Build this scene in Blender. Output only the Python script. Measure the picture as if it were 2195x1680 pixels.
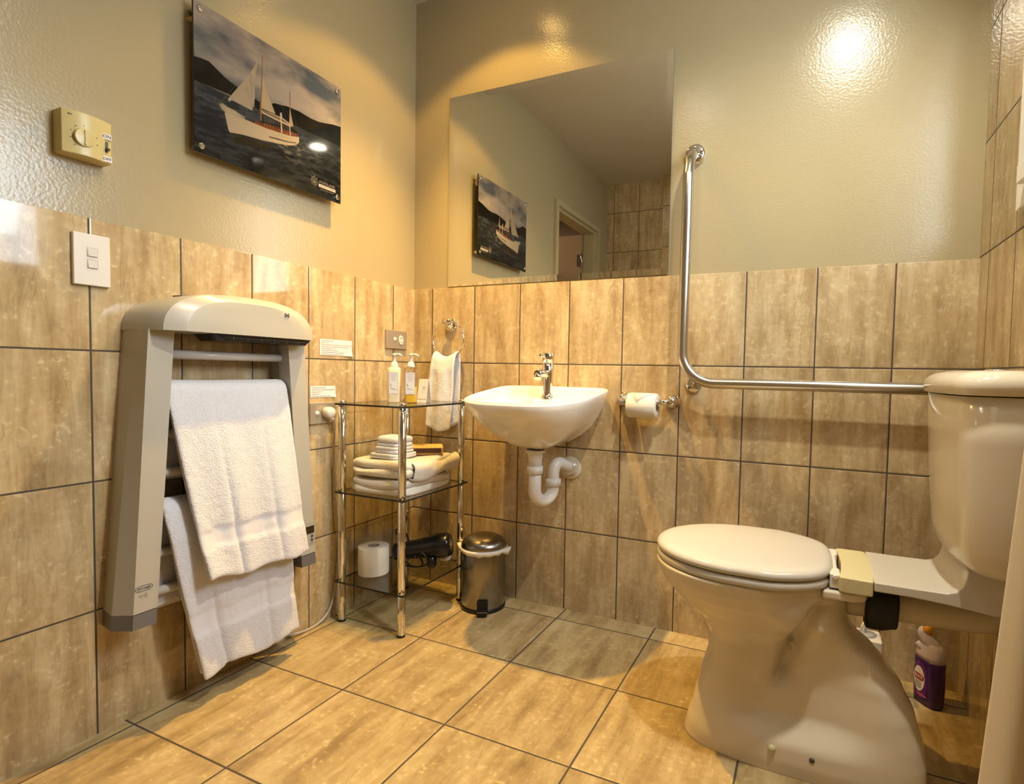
import bpy, math, random
import numpy as np
from mathutils import Vector, Matrix, noise

random.seed(7)
S = bpy.context.scene
COL = S.collection
for _o in list(bpy.data.objects):
    bpy.data.objects.remove(_o, do_unlink=True)

# ------------------------------------------------------------------ camera
CAM = Vector((1.49957, -1.85256, 0.87432))
_r = Vector((0.9087928, 0.41680345, 0.01924947))
_u = Vector((-0.03624002, 0.03288904, 0.99880177))
_f = Vector((-0.41567092, 0.90840145, -0.04499429))
cd = bpy.data.cameras.new('camera')
cam = bpy.data.objects.new('camera', cd)
COL.objects.link(cam)
cam.matrix_world = Matrix(((_r.x, _u.x, -_f.x, CAM.x), (_r.y, _u.y, -_f.y, CAM.y), (_r.z, _u.z, -_f.z, CAM.z), (0, 0, 0, 1)))
cd.sensor_width = 36.0
cd.sensor_fit = 'HORIZONTAL'
cd.lens = 36.0 * 1187.726 / 2195.0
cd.shift_x = -93.86 / 2195.0
cd.shift_y = 11.16 / 2195.0
cd.clip_start = 0.02
S.camera = cam

# ------------------------------------------------------------------ view, world, lamps
S.view_settings.view_transform = 'Standard'
S.view_settings.look = 'None'
S.view_settings.gamma = 1.0
S.view_settings.use_curve_mapping = False
S.view_settings.exposure = 0.24
w = bpy.data.worlds.new('world')
S.world = w
w.use_nodes = True
w.node_tree.nodes['Background'].inputs[0].default_value = (0.75, 0.85, 1.0, 1)
w.node_tree.nodes['Background'].inputs[1].default_value = 0.6


def lamp_area(name, loc, power, color, size, rot=(0, 0, 0), size_y=None, spread=180, shape='DISK'):
    d = bpy.data.lights.new(name, 'AREA')
    d.energy = power; d.color = color; d.shape = shape; d.size = size
    if size_y: d.size_y = size_y
    d.spread = math.radians(spread)
    o = bpy.data.objects.new(name, d); COL.objects.link(o)
    o.location = loc; o.rotation_euler = rot
    return o


def lamp_spot(name, loc, power, color, angle, blend, radius, rot=(0, 0, 0)):
    d = bpy.data.lights.new(name, 'SPOT')
    d.energy = power; d.color = color
    d.spot_size = math.radians(angle); d.spot_blend = blend; d.shadow_soft_size = radius
    o = bpy.data.objects.new(name, d); COL.objects.link(o)
    o.location = loc; o.rotation_euler = rot
    return o


WARM = (1.0, 0.585, 0.13)
NEUT = (1.0, 0.93, 0.76)
CEIL = 2.354
lamp_spot('spot_light_over_basin', (0.446, -0.337, CEIL - 0.012), 23, WARM, 112, 0.25, 0.022)
lamp_spot('spot_beam_over_basin', (0.446, -0.337, CEIL - 0.012), 185, WARM, 80, 0.9, 0.022)
lamp_spot('spot_light_over_toilet', (1.60, -0.90, CEIL - 0.012), 88, NEUT, 140, 0.6, 0.035)
lamp_area('downlight_over_toilet', (1.60, -0.90, CEIL - 0.014), 1.2, NEUT, 0.10)
lamp_spot('spot_light_mid_room', (0.95, -1.13, CEIL - 0.012), 10, NEUT, 130, 0.6, 0.035)
lamp_area('daylight_through_window', (2.50, -0.71, 2.06), 14, (0.84, 0.94, 1.0), 1.0, (0, math.radians(65), 0), 1.0, 120, 'RECTANGLE')
lamp_area('hall_lamp', (-0.75, -1.8, 2.2), 6, (1.0, 0.72, 0.5), 0.2)

# ------------------------------------------------------------------ materials
MATS = {}


def new_mat(name):
    m = bpy.data.materials.new(name); m.use_nodes = True
    return m, m.node_tree.nodes, m.node_tree.links, m.node_tree.nodes['Principled BSDF']


def pm(name, col, rough=0.5, metal=0.0, spec=0.5, trans=0.0, ior=1.45, bump=None, coat=0.0, sss=0.0, emit=None, es=0.0, var=0.0, sheen=0.0, aniso=0.0):
    if name in MATS: return MATS[name]
    m, n, l, b = new_mat(name)
    b.inputs['Base Color'].default_value = (*col, 1)
    b.inputs['Roughness'].default_value = rough
    b.inputs['Metallic'].default_value = metal
    b.inputs['Specular IOR Level'].default_value = spec
    b.inputs['Transmission Weight'].default_value = trans
    b.inputs['IOR'].default_value = ior
    b.inputs['Coat Weight'].default_value = coat
    b.inputs['Coat Roughness'].default_value = 0.05
    b.inputs['Sheen Weight'].default_value = sheen
    b.inputs['Anisotropic'].default_value = aniso
    if sss: 
        b.inputs['Subsurface Weight'].default_value = sss
        b.inputs['Subsurface Radius'].default_value = (0.01, 0.008, 0.006)
    if emit:
        b.inputs['Emission Color'].default_value = (*emit, 1)
        b.inputs['Emission Strength'].default_value = es
    tc = n.new('ShaderNodeTexCoord')
    if var:
        nz = n.new('ShaderNodeTexNoise'); nz.inputs['Scale'].default_value = 9; nz.inputs['Detail'].default_value = 4
        l.new(tc.outputs['Object'], nz.inputs['Vector'])
        mx = n.new('ShaderNodeMix'); mx.data_type = 'RGBA'
        mx.inputs[6].default_value = (*[c * (1 - var) for c in col], 1)
        mx.inputs[7].default_value = (*[min(1, c * (1 + var)) for c in col], 1)
        l.new(nz.outputs[0], mx.inputs[0]); l.new(mx.outputs[2], b.inputs['Base Color'])
    if bump:
        sc, st, dist = bump
        nb = n.new('ShaderNodeTexNoise'); nb.inputs['Scale'].default_value = sc; nb.inputs['Detail'].default_value = 3
        l.new(tc.outputs['Object'], nb.inputs['Vector'])
        bp = n.new('ShaderNodeBump'); bp.inputs['Strength'].default_value = st; bp.inputs['Distance'].default_value = dist
        l.new(nb.outputs[0], bp.inputs['Height']); l.new(bp.outputs[0], b.inputs['Normal'])
    MATS[name] = m
    return m


def tile_mat(name, axis, u0, v0, tw, th, streak, cA, cB, cC, rough, grout=0.0042, bumpy=0.5, rv=0.12):
    """travertine look ceramic tile. axis: which world axes are u, v. streak: scale of noise along u, v"""
    m, n, l, b = new_mat(name)
    tc = n.new('ShaderNodeTexCoord')
    sp = n.new('ShaderNodeSeparateXYZ'); l.new(tc.outputs['Object'], sp.inputs[0])

    def math_(op, a, bb=None, c=None):
        q = n.new('ShaderNodeMath'); q.operation = op
        for i, v in enumerate((a, bb, c)):
            if v is None: continue
            if isinstance(v, (int, float)): q.inputs[i].default_value = v
            else: l.new(v, q.inputs[i])
        return q.outputs[0]
    U = math_('SUBTRACT', sp.outputs[axis[0]], u0)
    V = math_('SUBTRACT', sp.outputs[axis[1]], v0)
    Ud = math_('DIVIDE', U, tw); Vd = math_('DIVIDE', V, th)
    iu = math_('FLOOR', Ud); iv = math_('FLOOR', Vd)
    fu = math_('SUBTRACT', Ud, iu); fv = math_('SUBTRACT', Vd, iv)
    # distance to nearest grout in metres
    du = math_('MULTIPLY', math_('MINIMUM', fu, math_('SUBTRACT', 1.0, fu)), tw)
    dv = math_('MULTIPLY', math_('MINIMUM', fv, math_('SUBTRACT', 1.0, fv)), th)
    dm = math_('MINIMUM', du, dv)
    isg = n.new('ShaderNodeMapRange'); isg.inputs['From Min'].default_value = grout * 0.40; isg.inputs['From Max'].default_value = grout * 0.62
    l.new(dm, isg.inputs[0])
    edge = n.new('ShaderNodeMapRange'); edge.inputs['From Min'].default_value = grout * 0.35; edge.inputs['From Max'].default_value = grout * 1.3
    edge.interpolation_type = 'SMOOTHSTEP'
    l.new(dm, edge.inputs[0])
    wn = n.new('ShaderNodeTexWhiteNoise'); wn.noise_dimensions = '2D'
    cb = n.new('ShaderNodeCombineXYZ'); l.new(iu, cb.inputs[0]); l.new(iv, cb.inputs[1])
    l.new(cb.outputs[0], wn.inputs['Vector'])
    # per tile offset vector
    off = n.new('ShaderNodeVectorMath'); off.operation = 'SCALE'; off.inputs['Scale'].default_value = 7.0
    l.new(wn.outputs['Color'], off.inputs[0])
    uv = n.new('ShaderNodeCombineXYZ')
    l.new(math_('MULTIPLY', U, streak[0]), uv.inputs[0]); l.new(math_('MULTIPLY', V, streak[1]), uv.inputs[1])
    ad = n.new('ShaderNodeVectorMath'); ad.operation = 'ADD'
    l.new(uv.outputs[0], ad.inputs[0]); l.new(off.outputs[0], ad.inputs[1])
    n1 = n.new('ShaderNodeTexNoise'); n1.inputs['Scale'].default_value = 1.0; n1.inputs['Detail'].default_value = 6; n1.inputs['Roughness'].default_value = 0.62; n1.inputs['Distortion'].default_value = 0.35
    l.new(ad.outputs[0], n1.inputs['Vector'])
    uv2 = n.new('ShaderNodeCombineXYZ'); l.new(U, uv2.inputs[0]); l.new(V, uv2.inputs[1])
    ad2 = n.new('ShaderNodeVectorMath'); ad2.operation = 'ADD'; l.new(uv2.outputs[0], ad2.inputs[0]); l.new(off.outputs[0], ad2.inputs[1])
    n2 = n.new('ShaderNodeTexNoise'); n2.inputs['Scale'].default_value = 9.0; n2.inputs['Detail'].default_value = 5; n2.inputs['Roughness'].default_value = 0.7
    l.new(ad2.outputs[0], n2.inputs['Vector'])
    n3 = n.new('ShaderNodeTexNoise'); n3.inputs['Scale'].default_value = 70.0; n3.inputs['Detail'].default_value = 3
    l.new(ad2.outputs[0], n3.inputs['Vector'])
    cr = n.new('ShaderNodeValToRGB')
    e = cr.color_ramp.elements
    e[0].position = 0.37; e[0].color = (*cA, 1)
    e[1].position = 0.64; e[1].color = (*cC, 1)
    x = e.new(0.50); x.color = (*cB, 1)
    mixf = math_('ADD', math_('MULTIPLY', n1.outputs[0], 0.60), math_('ADD', math_('MULTIPLY', n2.outputs[0], 0.28), math_('MULTIPLY', n3.outputs[0], 0.12)))
    l.new(mixf, cr.inputs[0])
    # thin darker veins
    vn = n.new('ShaderNodeTexNoise'); vn.inputs['Scale'].default_value = 0.9; vn.inputs['Detail'].default_value = 4; vn.inputs['Distortion'].default_value = 1.2
    l.new(ad.outputs[0], vn.inputs['Vector'])
    vv = math_('ABSOLUTE', math_('SUBTRACT', vn.outputs[0], 0.5))
    vm = n.new('ShaderNodeMapRange'); vm.inputs['From Min'].default_value = 0.0; vm.inputs['From Max'].default_value = 0.022
    vm.inputs['To Min'].default_value = 0.84; vm.inputs['To Max'].default_value = 1.0
    l.new(vv, vm.inputs[0])
    tint = math_('ADD', 0.94, math_('MULTIPLY', wn.outputs['Value'], 0.12))
    mul = math_('MULTIPLY', vm.outputs[0], tint)
    # pale pits
    pit = n.new('ShaderNodeMapRange'); pit.inputs['From Min'].default_value = 0.62; pit.inputs['From Max'].default_value = 0.75
    l.new(math_('MULTIPLY', n3.outputs[0], math_('ADD', n2.outputs[0], 0.5)), pit.inputs[0])
    sc = n.new('ShaderNodeVectorMath'); sc.operation = 'SCALE'; l.new(cr.outputs[0], sc.inputs[0]); l.new(mul, sc.inputs['Scale'])
    pm_ = n.new('ShaderNodeMix'); pm_.data_type = 'RGBA'; l.new(math_('MULTIPLY', pit.outputs[0], 0.45), pm_.inputs[0])
    l.new(sc.outputs[0], pm_.inputs[6]); pm_.inputs[7].default_value = (cC[0] * 1.25, cC[1] * 1.25, cC[2] * 1.3, 1)
    mg = n.new('ShaderNodeMix'); mg.data_type = 'RGBA'
    l.new(isg.outputs[0], mg.inputs[0]); mg.inputs[6].default_value = (0.060, 0.046, 0.032, 1); l.new(pm_.outputs[2], mg.inputs[7])
    l.new(mg.outputs[2], b.inputs['Base Color'])
    rr = n.new('ShaderNodeMapRange'); rr.inputs['To Min'].default_value = 0.85; rr.inputs['To Max'].default_value = rough
    l.new(isg.outputs[0], rr.inputs[0])
    l.new(math_('ADD', rr.outputs[0], math_('MULTIPLY', math_('SUBTRACT', n2.outputs[0], 0.5), rv)), b.inputs['Roughness'])
    bp = n.new('ShaderNodeBump'); bp.inputs['Strength'].default_value = bumpy; bp.inputs['Distance'].default_value = 0.0016
    h = math_('ADD', edge.outputs[0], math_('ADD', math_('MULTIPLY', n2.outputs[0], 0.18), math_('MULTIPLY', n3.outputs[0], 0.03)))
    l.new(h, bp.inputs['Height']); l.new(bp.outputs[0], b.inputs['Normal'])
    b.inputs['Specular IOR Level'].default_value = 0.5
    return m


TA, TB, TC = (0.300, 0.207, 0.100), (0.44, 0.330, 0.182), (0.56, 0.455, 0.275)
TW, TH, TZ = 0.20256, 0.3033, -0.0063
M_tile_back = tile_mat('ceramic tile back', (0, 2), 0.09183, TZ, TW, TH, (24, 3.4), TA, TB, TC, 0.27)
M_tile_left = tile_mat('ceramic tile left', (1, 2), -0.12729, TZ, TW, TH, (24, 3.4), TA, TB, TC, 0.055, bumpy=0.16, rv=0.03)
M_tile_right = tile_mat('ceramic tile right', (1, 2), -0.083, TZ, TW, TH, (24, 3.4), TA, TB, TC, 0.055, bumpy=0.16, rv=0.03)
M_tile_far = tile_mat('ceramic tile far', (0, 2), 0.052, TZ + 0.012, TW, TH, (24, 3.4), TA, TB, TC, 0.25)
M_tile_floor = tile_mat('ceramic tile floor', (0, 1), 0.03744, -0.08703, 0.33611, 0.33169, (17, 2.6), (0.235, 0.160, 0.072), (0.385, 0.285, 0.140), (0.51, 0.41, 0.23), 0.36, grout=0.0048)


def paint_mat(name, col, rough, bs=0.35):
    m, n, l, b = new_mat(name)
    b.inputs['Base Color'].default_value = (*col, 1)
    b.inputs['Roughness'].default_value = rough
    tc = n.new('ShaderNodeTexCoord')
    a = n.new('ShaderNodeTexNoise'); a.inputs['Scale'].default_value = 150; a.inputs['Detail'].default_value = 2
    c = n.new('ShaderNodeTexNoise'); c.inputs['Scale'].default_value = 18; c.inputs['Detail'].default_value = 2
    l.new(tc.outputs['Object'], a.inputs['Vector']); l.new(tc.outputs['Object'], c.inputs['Vector'])
    bp = n.new('ShaderNodeBump'); bp.inputs['Strength'].default_value = bs; bp.inputs['Distance'].default_value = 0.0012
    l.new(a.outputs[0], bp.inputs['Height'])
    bp2 = n.new('ShaderNodeBump'); bp2.inputs['Strength'].default_value = bs * 0.12; bp2.inputs['Distance'].default_value = 0.004
    l.new(c.outputs[0], bp2.inputs['Height']); l.new(bp.outputs[0], bp2.inputs['Normal'])
    l.new(bp2.outputs[0], b.inputs['Normal'])
    return m


M_paint = paint_mat('beige green gloss paint', (0.350, 0.292, 0.172), 0.20)
M_ceil = paint_mat('ceiling paint', (0.44, 0.40, 0.31), 0.7, 0.1)
M_hall = paint_mat('hall paint', (0.30, 0.22, 0.14), 0.6, 0.1)
M_white_trim = pm('white window paint', (0.8, 0.79, 0.74), 0.35)
M_frame_paint = paint_mat('door frame paint', (0.40, 0.34, 0.20), 0.25, 0.05)
M_china = pm('white glazed china', (0.62, 0.565, 0.465), 0.14, spec=0.5)
M_sink = pm('white basin china', (0.82, 0.79, 0.73), 0.06, coat=0.6)
M_seat = pm('white seat plastic', (0.50, 0.485, 0.45), 0.16)
M_cream = pm('cream plastic', (0.52, 0.48, 0.29), 0.4)
M_plastic = pm('white plastic', (0.66, 0.62, 0.57), 0.3)
M_pvc = pm('white pvc', (0.68, 0.66, 0.62), 0.3)
M_clearpvc = pm('clear plastic flange', (0.56, 0.50, 0.40), 0.2)
M_chrome = pm('chrome', (0.72, 0.71, 0.69), 0.07, metal=1)
M_satin = pm('satin stainless steel', (0.52, 0.50, 0.46), 0.25, metal=1)
M_brushed = pm('brushed stainless bin', (0.30, 0.28, 0.25), 0.26, metal=1, aniso=0.6)
M_black = pm('black plastic', (0.006, 0.006, 0.007), 0.22)
M_rubber = pm('black rubber', (0.008, 0.008, 0.012), 0.6)
M_heater = pm('warm grey plastic', (0.40, 0.38, 0.33), 0.28)
M_heater2 = pm('heater bar enamel', (0.50, 0.48, 0.43), 0.22)
M_greycap = pm('dark grey plastic', (0.13, 0.125, 0.125), 0.45)
M_print = pm('dark print', (0.07, 0.065, 0.06), 0.5)
M_paperwhite = pm('white paper', (0.68, 0.66, 0.66), 0.6)
M_ink_red = pm('red ink', (0.55, 0.25, 0.22), 0.6)
M_ink = pm('grey ink', (0.28, 0.25, 0.28), 0.6)
M_yellowed = pm('yellowed plastic', (0.52, 0.43, 0.19), 0.3, var=0.05)
M_cord = pm('grey cord', (0.36, 0.34, 0.31), 0.45)
M_tissue = pm('toilet tissue', (0.70, 0.66, 0.58), 0.9, bump=(260, 0.35, 0.001))
M_card = pm('cardboard core', (0.30, 0.23, 0.16), 0.9)
M_brownpack = pm('orange brown wrapper', (0.62, 0.35, 0.09), 0.5, var=0.15)
M_darkedge = pm('dark perforated edge', (0.05, 0.02, 0.012), 0.6)
M_plate = pm('brushed metal socket plate', (0.45, 0.40, 0.34), 0.38, metal=0.6)


def towel_mat(name, col):
    m, n, l, b = new_mat(name)
    b.inputs['Base Color'].default_value = (*col, 1); b.inputs['Roughness'].default_value = 0.95
    b.inputs['Specular IOR Level'].default_value = 0.15
    b.inputs['Sheen Weight'].default_value = 0.25
    tc = n.new('ShaderNodeTexCoord')
    at = n.new('ShaderNodeAttribute'); at.attribute_name = 'flat'
    v = n.new('ShaderNodeTexVoronoi'); v.inputs['Scale'].default_value = 420
    z = n.new('ShaderNodeTexNoise'); z.inputs['Scale'].default_value = 160; z.inputs['Detail'].default_value = 3
    l.new(tc.outputs['Object'], v.inputs['Vector']); l.new(tc.outputs['Object'], z.inputs['Vector'])
    ad = n.new('ShaderNodeMath'); ad.operation = 'MULTIPLY_ADD'; ad.inputs[1].default_value = 0.6
    l.new(v.outputs['Distance'], ad.inputs[0]); l.new(z.outputs[0], ad.inputs[2])
    inv = n.new('ShaderNodeMath'); inv.operation = 'MULTIPLY_ADD'; inv.inputs[1].default_value = -0.85; inv.inputs[2].default_value = 1.0
    l.new(at.outputs['Fac'], inv.inputs[0])
    bp = n.new('ShaderNodeBump'); bp.inputs['Distance'].default_value = 0.003
    st = n.new('ShaderNodeMath'); st.operation = 'MULTIPLY'; st.inputs[1].default_value = 0.75; l.new(inv.outputs[0], st.inputs[0])
    l.new(st.outputs[0], bp.inputs['Strength']); l.new(ad.outputs[0], bp.inputs['Height'])
    l.new(bp.outputs[0], b.inputs['Normal'])
    return m


M_towel = towel_mat('white terry towelling', (0.64, 0.64, 0.69))
M_towel_cream = towel_mat('cream white towelling', (0.68, 0.64, 0.57))


def glass_mat(name, tint, alpha=0.0):
    """clear sheet glass: see-through with a Fresnel reflection"""
    m = bpy.data.materials.new(name); m.use_nodes = True
    n, l = m.node_tree.nodes, m.node_tree.links
    n.clear()
    out = n.new('ShaderNodeOutputMaterial'); mx = n.new('ShaderNodeMixShader')
    t = n.new('ShaderNodeBsdfTransparent'); t.inputs[0].default_value = (*tint, 1)
    g = n.new('ShaderNodeBsdfGlossy'); g.inputs['Roughness'].default_value = 0.02
    geo = n.new('ShaderNodeNewGeometry'); dt = n.new('ShaderNodeVectorMath'); dt.operation = 'DOT_PRODUCT'
    l.new(geo.outputs['Normal'], dt.inputs[0]); l.new(geo.outputs['Incoming'], dt.inputs[1])
    def mm(op, *a):
        q = n.new('ShaderNodeMath'); q.operation = op
        for i, v in enumerate(a):
            if isinstance(v, (int, float)): q.inputs[i].default_value = v
            else: l.new(v, q.inputs[i])
        return q.outputs[0]
    f5 = mm('POWER', mm('SUBTRACT', 1.0, mm('ABSOLUTE', dt.outputs['Value'])), 5.0)
    l.new(mm('MULTIPLY_ADD', f5, 0.92, 0.04), mx.inputs[0]); l.new(t.outputs[0], mx.inputs[1]); l.new(g.outputs[0], mx.inputs[2]); l.new(mx.outputs[0], out.inputs[0])
    return m


M_glass = glass_mat('clear shelf glass', (0.86, 0.88, 0.84))
M_glassedge = pm('dark glass edge', (0.02, 0.022, 0.016), 0.15)
M_clearbottle = glass_mat('clear bottle plastic', (0.95, 0.93, 0.88))
M_liquid = pm('golden liquid soap', (0.80, 0.52, 0.06), 0.15)
M_mirror = pm('mirror silver', (0.84, 0.83, 0.76), 0.0, metal=1)
M_mirroredge = pm('mirror edge', (0.10, 0.10, 0.08), 0.2)
M_lens = pm('lit lamp glass', (1, 1, 1), 0.5, emit=(1.0, 0.92, 0.74), es=85)
M_lens_warm = pm('lit warm lamp glass', (1, 1, 1), 0.5, emit=(1.0, 0.58, 0.16), es=30)
M_pane = glass_mat('frosted window glass', (0.95, 0.97, 1.0))
_n, _l = M_pane.node_tree.nodes, M_pane.node_tree.links
_e = _n.new('ShaderNodeEmission'); _e.inputs[0].default_value = (0.85, 0.94, 1.0, 1); _e.inputs[1].default_value = 4.6
_a = _n.new('ShaderNodeAddShader'); _o = [q for q in _n if q.type == 'OUTPUT_MATERIAL'][0]
_l.new(_o.inputs[0].links[0].from_socket, _a.inputs[0]); _l.new(_e.outputs[0], _a.inputs[1]); _l.new(_a.outputs[0], _o.inputs[0])

# ------------------------------------------------------------------ geometry helpers


class G:
    def __init__(s): s.v = []; s.f = []; s.m = []; s.sm = []

    def add(s, vs, fs, mat=0, smooth=False):
        k = len(s.v); s.v += [tuple(map(float, q)) for q in vs]
        for f in fs:
            s.f.append([k + i for i in f]); s.m.append(mat); s.sm.append(smooth)
        return s

    def box(s, a, b, mat=0):
        x0, y0, z0 = [min(p, q) for p, q in zip(a, b)]; x1, y1, z1 = [max(p, q) for p, q in zip(a, b)]
        v = [(x0, y0, z0), (x1, y0, z0), (x1, y1, z0), (x0, y1, z0), (x0, y0, z1), (x1, y0, z1), (x1, y1, z1), (x0, y1, z1)]
        return s.add(v, [(0, 3, 2, 1), (4, 5, 6, 7), (0, 1, 5, 4), (1, 2, 6, 5), (2, 3, 7, 6), (3, 0, 4, 7)], mat)

    def loft(s, rings, cap0=True, cap1=True, mat=0, smooth=True, closed=True):
        n = len(rings[0]); v = [p for r in rings for p in r]; f = []
        for i in range(len(rings) - 1):
            for j in range(n if closed else n - 1):
                a = i * n + j; b = i * n + (j + 1) % n
                f.append((a, b, b + n, a + n))
        k = len(s.v); s.v += [tuple(map(float, q)) for q in v]
        for q in f: s.f.append([k + i for i in q]); s.m.append(mat); s.sm.append(smooth)
        if cap0: s.f.append([k + i for i in range(n)][::-1]); s.m.append(mat); s.sm.append(False)
        if cap1: s.f.append([k + (len(rings) - 1) * n + i for i in range(n)]); s.m.append(mat); s.sm.append(False)
        return s

    def lathe(s, prof, c, axis=(0, 0, 1), seg=32, mat=0, cap=True):
        """prof: (radius, height) pairs along axis from c"""
        ax = Vector(axis).normalized(); t = ax.orthogonal().normalized(); bt = ax.cross(t)
        rings = []
        for r, h in prof:
            o = Vector(c) + ax * h
            rings.append([o + (t * math.cos(q) + bt * math.sin(q)) * max(r, 1e-5) for q in [2 * math.pi * i / seg for i in range(seg)]])
        return s.loft(rings, cap, cap, mat)

    def tube(s, pts, r, seg=16, mat=0, cap=True, smoothpath=0):
        P = [Vector(p) for p in pts]
        if smoothpath: P = catmull(P, smoothpath)
        R = r if isinstance(r, (list, tuple)) else [r] * len(P)
        if len(R) != len(P):
            R = [R[0] + (R[-1] - R[0]) * i / (len(P) - 1) for i in range(len(P))]
        rings = []; prev = None
        for i, p in enumerate(P):
            d = (P[min(i + 1, len(P) - 1)] - P[max(i - 1, 0)]).normalized()
            if prev is None: nrm = d.orthogonal().normalized()
            else:
                nrm = prev - d * prev.dot(d)
                nrm = nrm.normalized() if nrm.length > 1e-6 else d.orthogonal().normalized()
            prev = nrm; bn = d.cross(nrm)
            rings.append([p + (nrm * math.cos(q) + bn * math.sin(q)) * R[i] for q in [2 * math.pi * k / seg for k in range(seg)]])
        return s.loft(rings, cap, cap, mat)

    def prism(s, poly, axis, a, b, mat=0, smooth=False):
        """poly in the two other axes, extruded along axis a..b"""
        def mk(p, t):
            q = list(p); q.insert(axis, t); return tuple(q)
        n = len(poly)
        v = [mk(p, a) for p in poly] + [mk(p, b) for p in poly]
        f = [(i, (i + 1) % n, n + (i + 1) % n, n + i) for i in range(n)]
        s.add(v, f, mat, smooth)
        k = len(s.v) - 2 * n
        s.f.append([k + i for i in range(n)][::-1]); s.m.append(mat); s.sm.append(False)
        s.f.append([k + n + i for i in range(n)]); s.m.append(mat); s.sm.append(False)
        return s

    def sphere(s, c, r, sx=1, sy=1, sz=1, seg=24, ring=14, mat=0):
        rings = []
        for i in range(ring + 1):
            a = -math.pi / 2 + math.pi * i / ring; rr = max(math.cos(a), 1e-4) * r; z = math.sin(a) * r
            rings.append([(c[0] + sx * rr * math.cos(q), c[1] + sy * rr * math.sin(q), c[2] + sz * z) for q in [2 * math.pi * k / seg for k in range(seg)]])
        return s.loft(rings, True, True, mat)


def catmull(P, k):
    Q = []
    for i in range(len(P) - 1):
        p0, p1, p2, p3 = P[max(i - 1, 0)], P[i], P[i + 1], P[min(i + 2, len(P) - 1)]
        for j in range(k):
            t = j / k
            Q.append(0.5 * ((2 * p1) + (p2 - p0) * t + (2 * p0 - 5 * p1 + 4 * p2 - p3) * t * t + (3 * p1 - p0 - 3 * p2 + p3) * t ** 3))
    Q.append(P[-1]); return Q


def mesh(name, g, mats, parent=None, bevel=0, bseg=2, subd=0, origin=None, solid=0, fixn=True, split=0):
    if not isinstance(mats, (list, tuple)): mats = [mats]
    off = Vector((0, 0, 0))
    q = parent
    while q is not None:
        off += q.location; q = q.parent
    own = Vector(origin) if origin is not None else (Vector((0, 0, 0)) if parent is None else Vector((0, 0, 0)))
    vs = [Vector(v) - off - own for v in g.v]
    me = bpy.data.meshes.new(name)
    me.from_pydata(vs, [], g.f)
    for m in mats: me.materials.append(m)
    for p, mi, sm in zip(me.polygons, g.m, g.sm):
        p.material_index = mi; p.use_smooth = sm
    if fixn:
        import bmesh
        bm = bmesh.new(); bm.from_mesh(me); bmesh.ops.recalc_face_normals(bm, faces=bm.faces); bm.to_mesh(me); bm.free()
    me.update()
    o = bpy.data.objects.new(name, me); COL.objects.link(o)
    o.location = own
    if parent is not None: o.parent = parent
    if split:
        md = o.modifiers.new('split', 'EDGE_SPLIT'); md.split_angle = math.radians(split)
        for p in me.polygons: p.use_smooth = True
    if solid:
        md = o.modifiers.new('solid', 'SOLIDIFY'); md.thickness = solid; md.offset = 0
    if bevel:
        md = o.modifiers.new('bevel', 'BEVEL'); md.width = bevel; md.segments = bseg; md.limit_method = 'ANGLE'; md.angle_limit = math.radians(40)
        for p in me.polygons: p.use_smooth = True
        md.harden_normals = True
    if subd:
        md = o.modifiers.new('sub', 'SUBSURF'); md.levels = subd; md.render_levels = subd
        for p in me.polygons: p.use_smooth = True
    return o


def thing(name, label, cat, loc, group=None):
    o = bpy.data.objects.new(name, None); COL.objects.link(o)
    o.empty_display_size = 0.05; o.location = loc
    o['label'] = label; o['category'] = cat
    if group: o['group'] = group
    return o


def tag(o, label, cat, group=None):
    o['label'] = label; o['category'] = cat
    if group: o['group'] = group
    return o


def struct(o):
    o['kind'] = 'structure'; return o


def text(name, body, size, loc, rot, mat, parent, align='CENTER', ext=0.0004, sx=1.0):
    cu = bpy.data.curves.new(name, 'FONT'); cu.body = body; cu.size = size; cu.extrude = ext
    cu.align_x = align; cu.align_y = 'CENTER'; cu.resolution_u = 2
    tmp = bpy.data.objects.new('tmp', cu); COL.objects.link(tmp)
    bpy.context.view_layer.update()
    dg = bpy.context.evaluated_depsgraph_get()
    me = bpy.data.meshes.new_from_object(tmp.evaluated_get(dg))
    bpy.data.objects.remove(tmp, do_unlink=True)
    M = Matrix.Translation(loc) @ rot.to_4x4() @ Matrix.Diagonal((sx, 1, 1, 1))
    off = Vector((0, 0, 0)); q = parent
    while q is not None: off += q.location; q = q.parent
    me.transform(Matrix.Translation(-off) @ M)
    me.materials.clear(); me.materials.append(mat)
    o = bpy.data.objects.new(name, me); COL.objects.link(o); o.parent = parent
    return o


# text frames: letters readable from inside the room
ROT_LEFT = Matrix(((0, 0, 1), (1, 0, 0), (0, 1, 0)))      # on the left wall, facing +x (text right = +y)
ROT_BACK = Matrix(((1, 0, 0), (0, 0, -1), (0, 1, 0)))     # facing -y (text right = +x)

# ------------------------------------------------------------------ the room shell
W, YF = 1.907, -2.35
DT = 1.203         # top of the dado tiles
P = 0.008          # the tiles stand proud of the paint

g = G(); g.box((-1.6, YF - 0.35, -0.08), (W + 0.25, 0.25, 0.0)); struct(mesh('floor', g, M_tile_floor))
g = G(); g.box((-1.6, YF - 0.35, CEIL), (W + 0.25, 0.25, CEIL + 0.08)); struct(mesh('ceiling', g, M_ceil))

# left wall with the door opening y -1.39 .. -2.12
D0, D1, DZ = -1.395, -2.115, 1.935
g = G()
for x0, x1, mi, z0, z1 in ((-0.10, -P, 0, 0.0, CEIL),):
    g.box((x0, D0, z0), (x1, 0.15, z1), 0)
    g.box((x0, YF, z0), (x1, D1, z1), 0)
    g.box((x0, D1, DZ), (x1, D0, z1), 0)
g.box((-P, D0 + 0.036, 0), (0, 0.0, DT), 1)
g.box((-P, YF, 0), (0, D1 - 0.036, DT), 1)
struct(mesh('wall_left', g, [M_paint, M_tile_left]))

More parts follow.
